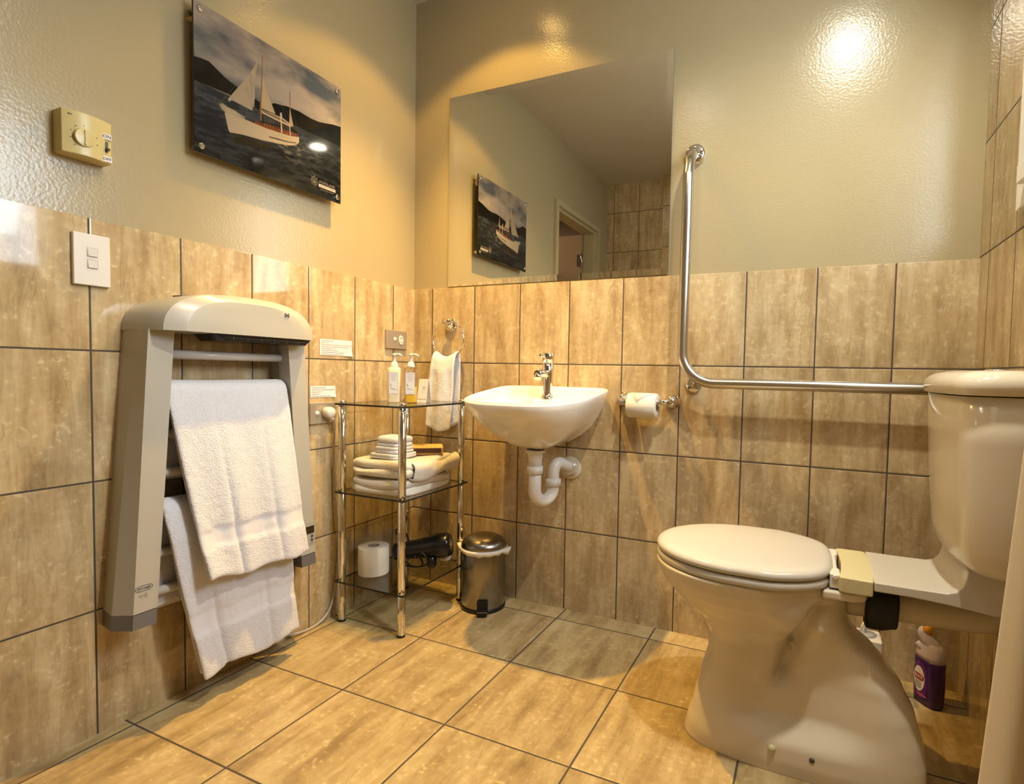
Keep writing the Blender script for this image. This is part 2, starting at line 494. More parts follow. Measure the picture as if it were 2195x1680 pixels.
g = G(); g.box((-0.10, P, 0), (W + 0.1, 0.12, CEIL), 0); g.box((0, 0, 0), (W, P, DT), 1)
struct(mesh('wall_back', g, [M_paint, M_tile_back]))

# right wall, tiled to the ceiling, with the window opening
WY0, WY1, WZ0, WZ1 = -0.40, -1.02, 1.315, 2.02
g = G()
g.box((W, YF, 0), (W + 0.12, WY1, CEIL)); g.box((W, WY0, 0), (W + 0.12, 0.12, CEIL))
g.box((W, WY1, 0), (W + 0.12, WY0, WZ0)); g.box((W, WY1, WZ1), (W + 0.12, WY0, CEIL))
struct(mesh('wall_right', g, M_tile_right))
g = G(); g.box((-0.10, YF - 0.12, 0), (W + 0.12, YF, CEIL)); struct(mesh('wall_front', g, M_tile_far))

win = struct(thing('window_1', 'white timber framed frosted window high in the tiled right wall', 'window', (W, WY0, WZ0)))
g = G()
for a, b in (((W - 0.012, WY0 - 0.01, WZ0 - 0.07), (W + 0.02, WY0 + 0.085, WZ1 + 0.07)), ((W - 0.012, WY1 - 0.085, WZ0 - 0.07), (W + 0.02, WY1 + 0.01, WZ1 + 0.07)),
             ((W - 0.012, WY1, WZ1 - 0.01), (W + 0.02, WY0, WZ1 + 0.07)), ((W - 0.03, WY1 - 0.02, WZ0 - 0.03), (W + 0.02, WY0 + 0.02, WZ0 + 0.01)), ((W - 0.012, WY1, WZ0 - 0.07), (W + 0.02, WY0, WZ0 - 0.03))):
    g.box(a, b)
mesh('window_frame', g, M_white_trim, win, bevel=0.003)
g = G(); g.box((W + 0.05, WY1, WZ0), (W + 0.055, WY0, WZ1)); mesh('window_pane', g, M_pane, win)
g = G()
for a, b in (((W + 0.03, WY1, WZ0), (W + 0.05, WY0, WZ0 + 0.03)), ((W + 0.03, WY1, WZ1 - 0.03), (W + 0.05, WY0, WZ1)), ((W + 0.03, WY0 - 0.03, WZ0), (W + 0.05, WY0, WZ1)), ((W + 0.03, WY1, WZ0), (W + 0.05, WY1 + 0.03, WZ1))):
    g.box(a, b)
mesh('sash', g, M_white_trim, win)

# door frame, open door leaf, and a bit of the hall beyond
dr = struct(thing('door_1', 'painted door frame in the left wall with the door standing open', 'door', (0, D0, 0)))
g = G()
g.box((-P, D0 - 0.001, 0), (0.014, D0 + 0.035, DZ + 0.035)); g.box((-P, D1 - 0.035, 0), (0.014, D1 + 0.001, DZ + 0.035)); g.box((-P, D1, DZ), (0.014, D0, DZ + 0.035))
g.box((-0.10, D0 - 0.02, 0), (-P, D0, DZ)); g.box((-0.10, D1, 0), (-P, D1 + 0.02, DZ)); g.box((-0.10, D1 + 0.02, DZ - 0.02), (-P, D0 - 0.02, DZ))
mesh('door_frame', g, M_frame_paint, dr, bevel=0.002)
g = G(); g.box((-0.80, D1 + 0.022, 0.008), (-0.105, D1 + 0.058, DZ - 0.024)); lf = mesh('door_leaf', g, pm('brown door paint', (0.33, 0.23, 0.13), 0.4), dr, bevel=0.002)
g = G()
for z in (1.72, 0.3):
    g.tube([(-0.098, D1 + 0.062, z - 0.05), (-0.098, D1 + 0.062, z + 0.05)], 0.007); g.box((-0.135, D1 + 0.058, z - 0.045), (-0.10, D1 + 0.0605, z + 0.045))
mesh('hinge', g, M_satin, lf)
M_hallc = pm('hall ceiling paint', (0.70, 0.52, 0.40), 0.7)
g = G(); g.box((-1.6, YF - 0.3, 0), (-1.5, -0.8, CEIL)); g.box((-1.5, -0.9, 0), (-0.10, -0.8, CEIL)); g.box((-1.5, YF - 0.3, 0), (-0.10, YF - 0.2, CEIL))
struct(mesh('wall_hall', g, M_hall))
g = G(); g.box((-1.5, YF - 0.2, CEIL - 0.012), (-0.10, -0.9, CEIL - 0.002)); struct(mesh('ceiling_hall', g, M_hallc))


def downlight(loc, lens, label):
    x, y, z = loc
    t = thing('downlight', label, 'downlight', (x, y, z), 'recessed ceiling downlights')
    g = G(); g.lathe([(0.040, 0), (0.040, -0.004), (0.052, -0.006), (0.056, -0.002), (0.056, 0.0)], loc, seg=40, cap=False); mesh('trim_ring', g, M_white_trim, t)
    g = G(); g.lathe([(0.0, -0.003), (0.039, -0.003), (0.039, -0.001), (0.0, -0.001)], loc, seg=32, cap=False); mesh('lamp_glass', g, lens, t)


downlight((0.446, -0.337, CEIL), M_lens_warm, 'warm glowing ceiling downlight over the basin')
downlight((1.60, -0.90, CEIL), M_lens, 'bright ceiling downlight in front of the toilet')
downlight((0.90, -1.30, CEIL), M_lens, 'bright ceiling downlight in the middle of the room')

# ------------------------------------------------------------------ mirror
mx0, mx1, mz0, mz1 = 0.165, 1.055, 1.2085, 1.948
mi = thing('wall_mirror', 'large mirror on the wall above the basin', 'mirror', (mx0, P, mz0))
bw = 0.022
g = G()
o_ = [(mx0, mz0), (mx1, mz0), (mx1, mz1), (mx0, mz1)]
i_ = [(mx0 + bw, mz0 + bw), (mx1 - bw, mz0 + bw), (mx1 - bw, mz1 - bw), (mx0 + bw, mz1 - bw)]
yf, yb = 0.0005, P - 0.0003
g.add([(a, yf, b) for a, b in i_], [(0, 1, 2, 3)])
for k in range(4):
    a, b = o_[k], o_[(k + 1) % 4]; c, d = i_[(k + 1) % 4], i_[k]
    g.add([(a[0], yf + 0.0024, a[1]), (b[0], yf + 0.0024, b[1]), (c[0], yf, c[1]), (d[0], yf, d[1])], [(0, 1, 2, 3)])
mesh('mirror_glass', g, M_mirror, mi)
g = G()
for k in range(4):
    a, b = o_[k], o_[(k + 1) % 4]
    g.add([(a[0], yf + 0.0024, a[1]), (b[0], yf + 0.0024, b[1]), (b[0], yb, b[1]), (a[0], yb, a[1])], [(0, 1, 2, 3)])
g.add([(a, yb, b) for a, b in o_], [(0, 1, 2, 3)])
mesh('mirror_edge', g, M_mirroredge, mi)

# ------------------------------------------------------------------ framed boat picture on stand-offs
PIC = {"corners": [[-0.912, 1.809],[-0.428, 1.817],[-0.425, 1.433],[-0.923, 1.428]], "horizon": [[-0.916, 1.609],[-0.426, 1.623]], "hillL": [[-0.923, 1.668],[-0.915, 1.669],[-0.897, 1.673],[-0.878, 1.675],[-0.854, 1.664],[-0.837, 1.656],[-0.819, 1.65],[-0.799, 1.646],[-0.794, 1.616],[-0.924, 1.608]], "hillR": [[-0.746, 1.639],[-0.724, 1.633],[-0.708, 1.633],[-0.683, 1.653],[-0.674, 1.655],[-0.657, 1.658],[-0.64, 1.663],[-0.618, 1.665],[-0.595, 1.667],[-0.571, 1.665],[-0.547, 1.664],[-0.518, 1.666],[-0.497, 1.671],[-0.461, 1.681],[-0.412, 1.689],[-0.412, 1.622],[-0.746, 1.613]], "hull": [[-0.836, 1.56],[-0.825, 1.566],[-0.809, 1.565],[-0.776, 1.567],[-0.744, 1.568],[-0.706, 1.57],[-0.667, 1.574],[-0.626, 1.58],[-0.595, 1.588],[-0.595, 1.572],[-0.605, 1.561],[-0.626, 1.551],[-0.667, 1.541],[-0.726, 1.53],[-0.78, 1.523],[-0.822, 1.514],[-0.826, 1.521],[-0.831, 1.542]], "bow": [[-0.851, 1.576],[-0.843, 1.583],[-0.828, 1.579],[-0.808, 1.579],[-0.776, 1.573],[-0.777, 1.567],[-0.809, 1.565],[-0.833, 1.562],[-0.844, 1.566]], "jib": [[-0.735, 1.749],[-0.743, 1.733],[-0.769, 1.685],[-0.797, 1.645],[-0.824, 1.604],[-0.826, 1.598],[-0.821, 1.596],[-0.814, 1.605],[-0.783, 1.604],[-0.753, 1.602],[-0.745, 1.64],[-0.745, 1.672],[-0.74, 1.723]], "main": [[-0.718, 1.711],[-0.712, 1.688],[-0.7, 1.663],[-0.687, 1.639],[-0.678, 1.623],[-0.7, 1.621],[-0.725, 1.62],[-0.723, 1.666]], "mast": [[-0.722, 1.772],[-0.719, 1.773],[-0.721, 1.708],[-0.723, 1.658],[-0.725, 1.616],[-0.723, 1.585],[-0.727, 1.584],[-0.73, 1.613],[-0.727, 1.656],[-0.724, 1.707]], "mast2": [[-0.63, 1.71],[-0.627, 1.711],[-0.626, 1.665],[-0.629, 1.664]], "miz": [[-0.628, 1.666],[-0.624, 1.645],[-0.615, 1.613],[-0.631, 1.614],[-0.629, 1.643]], "roof": [[-0.725, 1.616],[-0.687, 1.62],[-0.651, 1.622],[-0.617, 1.612],[-0.628, 1.606],[-0.677, 1.606],[-0.723, 1.607]], "roofdark": [[-0.72, 1.616],[-0.685, 1.617],[-0.653, 1.618],[-0.633, 1.612],[-0.661, 1.612],[-0.687, 1.612],[-0.72, 1.612]], "cabin": [[-0.723, 1.606],[-0.677, 1.605],[-0.628, 1.605],[-0.614, 1.606],[-0.599, 1.601],[-0.596, 1.589],[-0.667, 1.575],[-0.716, 1.574],[-0.729, 1.581]], "wood": [[-0.746, 1.576],[-0.716, 1.58],[-0.687, 1.583],[-0.657, 1.585],[-0.598, 1.594],[-0.597, 1.588],[-0.667, 1.573],[-0.716, 1.57],[-0.746, 1.569]], "post1": [[-0.663, 1.629],[-0.659, 1.631],[-0.654, 1.578],[-0.659, 1.576]], "post2": [[-0.631, 1.609],[-0.628, 1.611],[-0.624, 1.582],[-0.628, 1.581]], "stack": [[-0.662, 1.634],[-0.657, 1.636],[-0.655, 1.622],[-0.662, 1.619]], "strake": [[-0.702, 1.55],[-0.675, 1.555],[-0.637, 1.56],[-0.605, 1.568],[-0.605, 1.565],[-0.639, 1.556],[-0.677, 1.55],[-0.699, 1.547]], "win": [[-0.72, 1.602],[-0.665, 1.604],[-0.665, 1.592],[-0.718, 1.586]], "reflect": [[-0.822, 1.513],[-0.687, 1.531],[-0.707, 1.507],[-0.815, 1.489]], "logo": [[-0.537, 1.472],[-0.519, 1.469],[-0.45, 1.472],[-0.45, 1.461],[-0.519, 1.46],[-0.519, 1.48],[-0.519, 1.473],[-0.513, 1.455],[-0.459, 1.454]]}
py0, py1, pz0, pz1 = -0.918, -0.4265, 1.4305, 1.813
pt = thing('boat_picture', 'frameless acrylic panel picture of a white sailing boat on dark water', 'picture', (0, (py0 + py1) / 2, pz0))
XF = 0.030
g = G(); g.box((XF - 0.006, py0, pz0), (XF - 0.0006, py1, pz1)); mesh('backing_panel', g, pm('dark acrylic panel', (0.012, 0.012, 0.014), 0.12), pt)


def paint_picture(nx, ny):
    ss = 3
    X, Y = nx * ss, ny * ss
    yy = py0 + (np.arange(X) + 0.5) / X * (py1 - py0); zz = pz0 + (np.arange(Y) + 0.5) / Y * (pz1 - pz0)
    A, B = np.meshgrid(yy, zz)
    rng = np.random.RandomState(3)

    def vnoise(sx, sy, seed, oct=5, ang=0.0):
        r = np.random.RandomState(seed); out = np.zeros_like(A); amp = 1.0; tot = 0
        ca, sa = math.cos(ang), math.sin(ang)
        u = (A * ca + B * sa) * sx + 50; v = (-A * sa + B * ca) * sy + 50
        for o in range(oct):
            t = r.rand(128, 128); fu = u * 2 ** o; fv = v * 2 ** o
            iu = np.floor(fu).astype(int); iv = np.floor(fv).astype(int); a = fu - iu; b = fv - iv
            a = a * a * (3 - 2 * a); b = b * b * (3 - 2 * b); q = lambda i, j: t[(iv + j) % 128, (iu + i) % 128]
            out += amp * ((q(0, 0) * (1 - a) + q(1, 0) * a) * (1 - b) + (q(0, 1) * (1 - a) + q(1, 1) * a) * b); tot += amp; amp *= 0.5
        return out / tot

    def inside(poly):
        m = np.zeros(A.shape, bool); n = len(poly)
        for i in range(n):
            x0, y0 = poly[i]; x1, y1 = poly[(i + 1) % n]
            if y0 == y1: continue
            m ^= ((y0 > B) != (y1 > B)) & (A < (x1 - x0) * (B - y0) / (y1 - y0) + x0)
        return m

    def C(*c): return np.array(c, float)
    c1 = vnoise(6, 16, 11, 5, 0.10); c2 = vnoise(14, 34, 12, 4, -0.12)
    k = np.clip((c1 * 0.7 + c2 * 0.3 - 0.33) * 3.2, 0, 1)[..., None]
    hgt = np.clip((B - 1.62) / 0.19, 0, 1)[..., None]
    sky = C(0.095, 0.125, 0.165) * (1 - k) + C(0.50, 0.45, 0.41) * k
    low = C(0.16, 0.23, 0.29)
    sky = sky * (0.75 + 0.35 * hgt) * 1.0 + low * (1 - hgt) * 0.28
    right = np.clip((A + 0.75) / 0.32, 0, 1)[..., None]
    sky = sky * (0.8 + 0.35 * right)
    img = sky.copy()
    (ha, hb), (hc, hd) = PIC['horizon']
    hz = hb + (A - ha) * (hd - hb) / (hc - ha)
    wv = vnoise(18, 90, 21, 4, 0.06); wv2 = vnoise(60, 200, 22, 3, 0.05)
    wk = np.clip((wv * 0.6 + wv2 * 0.4 - 0.40) * 3.4, 0, 1)[..., None]
    dep = np.clip((hz - B) / 0.18, 0, 1)[..., None]
    wat = (C(0.007, 0.010, 0.014) * (1 - wk) + C(0.050, 0.060, 0.072) * wk) * (1.25 - 0.7 * dep) + C(0.016, 0.020, 0.027) * (1 - dep)
    img = np.where((B < hz)[..., None], wat, img)
    glint = np.clip((wv2 - 0.56) * 9, 0, 1) * np.exp(-((A + 0.62) / 0.07) ** 2) * np.exp(-((B - 1.545) / 0.03) ** 2)
    img += glint[..., None] * C(0.16, 0.14, 0.10)

    hl = vnoise(40, 40, 31, 4)[..., None]

    def fill(key, col, tex=0.0, t=None):
        m = inside(PIC[key])[..., None]
        c = np.array(col, float) * (1 + tex * ((t if t is not None else hl) - 0.5) * 2)
        return np.where(m, c, img)
    above = (B >= hz - 0.002)
    m = inside(PIC['hillL']) & above; img = np.where(m[..., None], C(0.010, 0.010, 0.009) * (0.6 + hl), img)
    m = inside(PIC['hillR']) & above; img = np.where(m[..., None], C(0.006, 0.008, 0.010) * (0.6 + hl), img)
    img = fill('reflect', (0.035, 0.030, 0.020), 0.5)
    img = fill('mast2', (0.22, 0.14, 0.07))
    img = fill('jib', (0.42, 0.37, 0.29), 0.10)
    j = PIC['jib']
    for q in (2, 3):   # seams of the jib
        a = np.array(j[9]); b_ = np.array(j[q]) * 0.5 + np.array(j[11]) * 0.5
        d = np.abs((b_[0] - a[0]) * (a[1] - B) - (a[0] - A) * (b_[1] - a[1])) / np.hypot(*(b_ - a))
        img = np.where((inside(j) & (d < 0.0007))[..., None], img * 0.6, img)
    img = fill('main', (0.50, 0.42, 0.30), 0.08)
    img = fill('cabin', (0.022, 0.020, 0.020), 0.8)
    img = fill('win', (0.05, 0.055, 0.06), 0.9)
    img = fill('wood', (0.20, 0.055, 0.022), 0.7)
    img = fill('miz', (0.48, 0.40, 0.30), 0.05)
    img = fill('roof', (0.52, 0.44, 0.33), 0.05)
    img = fill('roofdark', (0.16, 0.12, 0.08), 0.2)
    img = fill('bow', (0.40, 0.36, 0.26), 0.5)
    img = fill('hull', (0.55, 0.48, 0.36), 0.04)
    img = fill('strake', (0.10, 0.09, 0.06))
    img = fill('mast', (0.27, 0.15, 0.055), 0.1)
    img = fill('post1', (0.60, 0.53, 0.42)); img = fill('post2', (0.58, 0.50, 0.40)); img = fill('stack', (0.55, 0.50, 0.42))
    for (a, b_) in ((0.18, 0.0), (0.36, 0.0), (0.52, 0.0)):
        pass
    def line(a, b_, w_, col, k=1.0):
        nonlocal img
        a = np.array(a); b_ = np.array(b_); L = np.hypot(*(b_ - a)); dx, dy = (b_ - a) / L
        s_ = (A - a[0]) * dx + (B - a[1]) * dy; d = np.abs((A - a[0]) * dy - (B - a[1]) * dx)
        m = ((s_ > 0) & (s_ < L)).astype(float) * np.clip(1.5 - d / w_, 0, 1) * k
        img = img * (1 - m[..., None]) + C(*col) * m[..., None]
    mt = PIC['mast']; m2 = PIC['mast2']; rf = PIC['roof']; hu = PIC['hull']; bo = PIC['bow']; cb = PIC['cabin']
    for tgt in (bo[0], hu[3], cb[2], rf[3]):      # rigging
        line(mt[0], tgt, 0.00022, (0.30, 0.27, 0.22), 0.6)
    line(m2[0], cb[4], 0.0002, (0.3, 0.27, 0.22), 0.6); line(mt[3], m2[0], 0.0002, (0.3, 0.27, 0.22), 0.4)
    line(hu[1], hu[5], 0.0006, (0.30, 0.23, 0.13), 0.8); line(hu[5], hu[7], 0.0006, (0.30, 0.23, 0.13), 0.6)
    wd = PIC['wood']
    for k in range(13):
        t_ = k / 12; p = np.array(wd[1]) * (1 - t_) + np.array(wd[4]) * t_
        line(p, p + np.array([0.0, -0.007]), 0.0004, (0.50, 0.42, 0.32), 0.7)
        q = np.array(cb[0]) * (1 - t_) + np.array(cb[2]) * t_
        line(q, q + np.array([0.0, -0.012]), 0.0004, (0.22, 0.21, 0.20), 0.7)
    line(np.array(wd[1]) + [0, .0015], np.array(wd[4]) + [0, .0015], 0.0005, (0.36, 0.20, 0.10), 0.8)
    for k in range(5):
        p = np.array(hu[6]) * (1 - k / 4) + np.array(hu[7]) * k / 4 + np.array([0, -0.008])
        d = np.hypot(A - p[0], B - p[1]); img = np.where((d < 0.0011)[..., None], C(0.06, 0.04, 0.03), img)
    for k in range(7):
        p = np.array(bo[3]) * (1 - k / 6) + np.array(bo[5]) * k / 6 + np.array([0, -0.001])
        line(p, p + np.array([0.003, 0.004]), 0.0006, (0.10, 0.08, 0.05), 0.7)
    line(j[4], j[9], 0.0007, (0.62, 0.56, 0.44), 0.8)
    hs = np.clip((A - hu[0][0]) / (hu[9][0] - hu[0][0]), 0, 1)[..., None]; hm = inside(hu)[..., None]
    img = np.where(hm, img * (0.88 + 0.22 * hs), img)
    img = img * C(0.56, 0.52, 0.48)
    img = img.reshape(ny, ss, nx, ss, 3).mean(axis=(1, 3))
    return np.clip(img, 0, 1)


NX, NY = 470, 366
img = paint_picture(NX, NY)
me = bpy.data.meshes.new('printed_photo')
ys = np.linspace(py0 + 0.0003, py1 - 0.0003, NX); zs = np.linspace(pz0 + 0.0003, pz1 - 0.0003, NY)
YY, ZZ = np.meshgrid(ys, zs)
vv = np.stack([np.full(YY.size, XF), YY.ravel() - pt.location.y, ZZ.ravel() - pt.location.z], 1)
idx = np.arange(NX * NY).reshape(NY, NX)
ff = np.stack([idx[:-1, :-1].ravel(), idx[:-1, 1:].ravel(), idx[1:, 1:].ravel(), idx[1:, :-1].ravel()], 1)
me.from_pydata(vv.tolist(), [], ff.tolist())
ca = me.color_attributes.new('print', 'FLOAT_COLOR', 'POINT')
ca.data.foreach_set('color', np.concatenate([img.reshape(-1, 3), np.ones((NX * NY, 1))], 1).astype(np.float32).ravel())
m, n, l, b = new_mat('glossy printed photo')
at = n.new('ShaderNodeAttribute'); at.attribute_name = 'print'; l.new(at.outputs['Color'], b.inputs['Base Color'])
b.inputs['Roughness'].default_value = 0.05; b.inputs['Specular IOR Level'].default_value = 0.4
me.materials.append(m)
ph = bpy.data.objects.new('printed_photo', me); COL.objects.link(ph); ph.parent = pt
for a, bz in ((py0 + 0.017, pz0 + 0.017), (py1 - 0.017, pz0 + 0.017), (py0 + 0.017, pz1 - 0.017), (py1 - 0.017, pz1 - 0.017)):
    g = G(); g.lathe([(0.007, -P), (0.007, 0.0235)], (0, a, bz), (1, 0, 0), 20); g.lathe([(0.0085, XF + 0.0003), (0.0085, XF + 0.004), (0.006, XF + 0.006)], (0, a, bz), (1, 0, 0), 20)
    mesh('standoff_bolt', g, M_chrome, pt)
M_logo = pm('pale print', (0.16, 0.15, 0.14), 0.4)
M_logobar = pm('pale logo bar', (0.36, 0.32, 0.29), 0.4)
text('caption', 'FIORDLAND', 0.0125, Vector((XF + 0.0004, -0.4845, 1.4765)), ROT_LEFT, M_logo, pt, ext=0.0001, sx=0.95)
g = G(); g.box((XF + 0.0002, -0.519, 1.4605), (XF + 0.0006, -0.450, 1.4700)); mesh('logo_bar', g, M_logobar, pt)
g = G()
for k in range(12):
    if k != 6: g.box((XF + 0.0005, -0.513 + k * 0.0049, 1.4638 + 0.0006 * (k % 3)), (XF + 0.0008, -0.5100 + k * 0.0049, 1.4666))
mesh('small_print', g, M_print, pt)
g = G()
for k in range(9): g.box((XF + 0.0002, -0.511 + k * 0.0062, 1.4535), (XF + 0.0005, -0.5075 + k * 0.0062, 1.4560))
for r in (0.0115, 0.0065):
    c = [(XF + 0.0004, -0.537 + r * math.cos(q), 1.4725 + r * 1.15 * math.sin(q)) for q in [2 * math.pi * i / 24 for i in range(25)]]
    g.tube(c, 0.0007, 6)
for k in range(8):
    q = k * math.pi / 4; g.tube([(XF + 0.0004, -0.537, 1.4725), (XF + 0.0004, -0.537 + 0.0165 * math.cos(q), 1.4725 + 0.0185 * math.sin(q))], 0.0006, 6)
mesh('logo_mark', g, M_logo, pt)

# ------------------------------------------------------------------ thermostat
t = thing('thermostat', 'yellowed square thermostat with a round dial and ON OFF switch on the painted wall', 'thermostat', (-P, -1.152, 1.33))
g = G()
n_ = 10
rings = []
for i in range(n_ + 1):
    s = i / n_; y = -1.199 + s * 0.094
    d = 0.027 + 0.012 * math.sin(math.pi * s)
    rings.append([(-P, y, 1.328), (d, y, 1.328), (d, y, 1.420), (-P, y, 1.420)])
g.loft(rings, True, True, 0, False)
mesh('housing', g, M_yellowed, t, bevel=0.002)
g = G(); c = (0.0375, -1.163, 1.366); g.lathe([(0.0195, 0), (0.0185, 0.005), (0.006, 0.0065), (0.0, 0.0066)], c, (1, 0, 0), 32, cap=False); g.box((0.040, -1.1648, 1.350), (0.0460, -1.1612, 1.382)); mesh('dial', g, M_yellowed, t, bevel=0.001)
g = G()
for k in range(9):
    q = math.radians(-50 + k * 35); g.box((0.037, c[1] + 0.0255 * math.cos(q) - 0.0009, c[2] + 0.0255 * math.sin(q) - 0.0009), (0.0386, c[1] + 0.0255 * math.cos(q) + 0.0009, c[2] + 0.0255 * math.sin(q) + 0.0009))
g.box((0.031, -1.189, 1.409), (0.0335, -1.171, 1.411))
mesh('dial_markings', g, M_print, t)
g = G(); g.box((0.030, -1.127, 1.3805), (0.0345, -1.1085, 1.3925)); mesh('switch_sticker', g, M_paperwhite, t)
g = G(); g.box((0.030, -1.127, 1.3305), (0.0345, -1.1085, 1.343)); mesh('switch_sticker', g, M_paperwhite, t)
text('switch_lettering', 'ON', 0.0105, Vector((0.0348, -1.1178, 1.3865)), ROT_LEFT, M_print, t)
text('switch_lettering', 'OFF', 0.0095, Vector((0.0348, -1.1178, 1.3365)), ROT_LEFT, M_print, t)
g = G(); g.box((0.030, -1.1205, 1.352), (0.0342, -1.1155, 1.375)); g.tube([(0.033, -1.118, 1.360), (0.042, -1.118, 1.356)], 0.003, 12); mesh('toggle_switch', g, M_print, t)

# ------------------------------------------------------------------ light switch
t = thing('light_switch', 'white double light switch plate on the tiles below the thermostat', 'light switch', (0, -1.138, 1.05))
g = G(); g.box((0.0, -1.1745, 1.050), (0.0105, -1.1025, 1.166)); mesh('switch_plate', g, M_plastic, t, bevel=0.0025)
for z in (1.1245, 1.0985):
    g = G(); g.prism([(0.0105, -0.0085), (0.0135, -0.0085), (0.0108, 0.0085), (0.0105, 0.0085)], 1, -1.1475, -1.1295)
    g.v = [(a, b, c_ + z) for a, b, c_ in g.v]; mesh('rocker', g, pm('rocker plastic', (0.56, 0.53, 0.48), 0.3), t, bevel=0.0005)
    g = G()
    for a, bb in (((0.0103, -1.1495, z - 0.0105), (0.0108, -1.1275, z - 0.0097)), ((0.0103, -1.1495, z + 0.0097), (0.0108, -1.1275, z + 0.0105)), ((0.0103, -1.1495, z - 0.0105), (0.0108, -1.1487, z + 0.0105)), ((0.0103, -1.1283, z - 0.0105), (0.0108, -1.1275, z + 0.0105))): g.box(a, bb)
    mesh('rocker_shadow_line', g, pm('shadow gap', (0.45, 0.42, 0.38), 0.5), t)  # thin darker strips paint the shade of the gap round each rocker

# ------------------------------------------------------------------ socket outlets
t = thing('socket_outlet', 'brown metal socket plate with one round white outlet above the soap bottles', 'socket', (0, -0.115, 0.954))
g = G(); g.box((0, -0.1745, 0.954), (0.010, -0.0565, 1.027)); mesh('socket_plate', g, M_plate, t, bevel=0.002)
g = G(); g.lathe([(0.008, 0.010), (0.0075, 0.0125), (0, 0.0126)], (0, -0.128, 0.992), (1, 0, 0), 20, cap=False); mesh('rocker', g, M_plastic, t)
g = G()
r_ = []
for x, s in ((0.010, 1), (0.013, 0.94)):
    r_.append([(x, -0.094 + s * 0.0125 * math.cos(q), 0.990 + s * 0.0185 * math.copysign(abs(math.sin(q)) ** 0.8, math.sin(q))) for q in [2 * math.pi * i / 28 for i in range(28)]])
g.loft(r_); so = mesh('outlet_face', g, M_plastic, t)
g = G(); g.box((0.0128, -0.1, 0.994), (0.0134, -0.0975, 1.001)); g.box((0.0128, -0.0905, 0.994), (0.0134, -0.088, 1.001)); g.box((0.0128, -0.0952, 0.978), (0.0134, -0.0928, 0.985)); mesh('pin_slots', g, M_print, so)

t = thing('plugged_socket', 'brown metal socket plate with a white plug in it beside the towel heater', 'socket', (0, -0.481, 0.686))
g = G(); g.box((0, -0.5345, 0.686), (0.010, -0.4275, 0.757)); mesh('socket_plate', g, M_plate, t, bevel=0.002)
g = G(); g.lathe([(0.008, 0.010), (0.0075, 0.0125), (0, 0.0126)], (0, -0.507, 0.722), (1, 0, 0), 20, cap=False); mesh('rocker', g, M_plastic, t)
t = thing('power_cord', 'grey heater cord with a white plug running down the tiles to the floor', 'cord', (0.01, -0.44, 0.0))
g = G(); g.lathe([(0.014, 0.011), (0.019, 0.015), (0.019, 0.034), (0.016, 0.040), (0.0, 0.0405)], (0, -0.472, 0.724), (1, 0, 0), 28, cap=False); g.tube([(0.028, -0.470, 0.712), (0.028, -0.455, 0.697)], [0.009, 0.006], 14); mesh('plug', g, M_plastic, t)
g = G(); g.tube([(0.028, -0.455, 0.697), (0.020, -0.444, 0.672), (0.012, -0.438, 0.60), (0.010, -0.432, 0.50), (0.010, -0.424, 0.367), (0.010, -0.413, 0.264), (0.010, -0.422, 0.14), (0.011, -0.450, 0.045), (0.012, -0.500, 0.008), (0.012, -0.575, 0.006), (0.012, -0.634, 0.031), (0.012, -0.622, 0.11), (0.014, -0.608, 0.19), (0.02, -0.60, 0.262)], 0.0042, 10, smoothpath=6); mesh('cable', g, M_cord, t)


def notice(y0, y1, z0, z1, lines, label, name='paper_notice'):
    t = thing(name, label, 'notice', (0, (y0 + y1) / 2, z0))
    g = G(); nn = 12; v = []; f = []
    for i in range(nn + 1):
        for j in range(9):
            a, b_ = i / nn, j / 8
            lift = 0.0012 + 0.010 * max(0, a - 0.82) * 5 * max(0, 0.35 - b_) * 1.5
            v.append((lift, y0 + a * (y1 - y0), z0 + b_ * (z1 - z0) - 0.004 * max(0, a - 0.8) * (1 - b_)))
    for i in range(nn):
        for j in range(8):
            a = i * 9 + j; f.append((a, a + 9, a + 10, a + 1))
    g.add(v, f, 0, True); mesh('paper_sheet', g, M_paperwhite, t)
    for k, (a, ln, mt) in enumerate(lines):
        g = G(); zc = z1 - 0.006 - k * (z1 - z0 - 0.010) / max(len(lines) - 1, 1)
        rnd = random.Random(k * 7 + len(lines)); yy = y0 + 0.006
        while yy < y0 + 0.006 + ln * (y1 - y0 - 0.014):
            wl = rnd.uniform(0.003, 0.010)
            g.box((0.0014, yy, zc - 0.0009), (0.0018, yy + wl, zc + 0.0009)); yy += wl + 0.0016
        mesh('text_line', g, mt, t)


notice(-0.488, -0.345, 0.917, 0.972, [(0, .35, M_ink), (0, .22, M_ink_red), (0, 1.0, M_ink_red), (0, .92, M_ink_red), (0, .45, M_ink), (0, .58, M_ink), (0, .75, M_ink), (0, .72, M_ink)], 'upper white paper notice taped to the tiles right of the towel heater')
notice(-0.5265, -0.421, 0.775, 0.813, [(0, .55, M_ink), (0, 1.0, M_ink), (0, .45, M_ink_red), (0, .25, M_ink), (0, .8, M_ink)], 'lower small white paper notice above the plugged socket')

# ------------------------------------------------------------------ towel heater
HC = -0.855
th = thing('towel_heater', 'grey wall mounted electric towel heater with white towels over its bars', 'towel heater', (0, HC, 0.26))


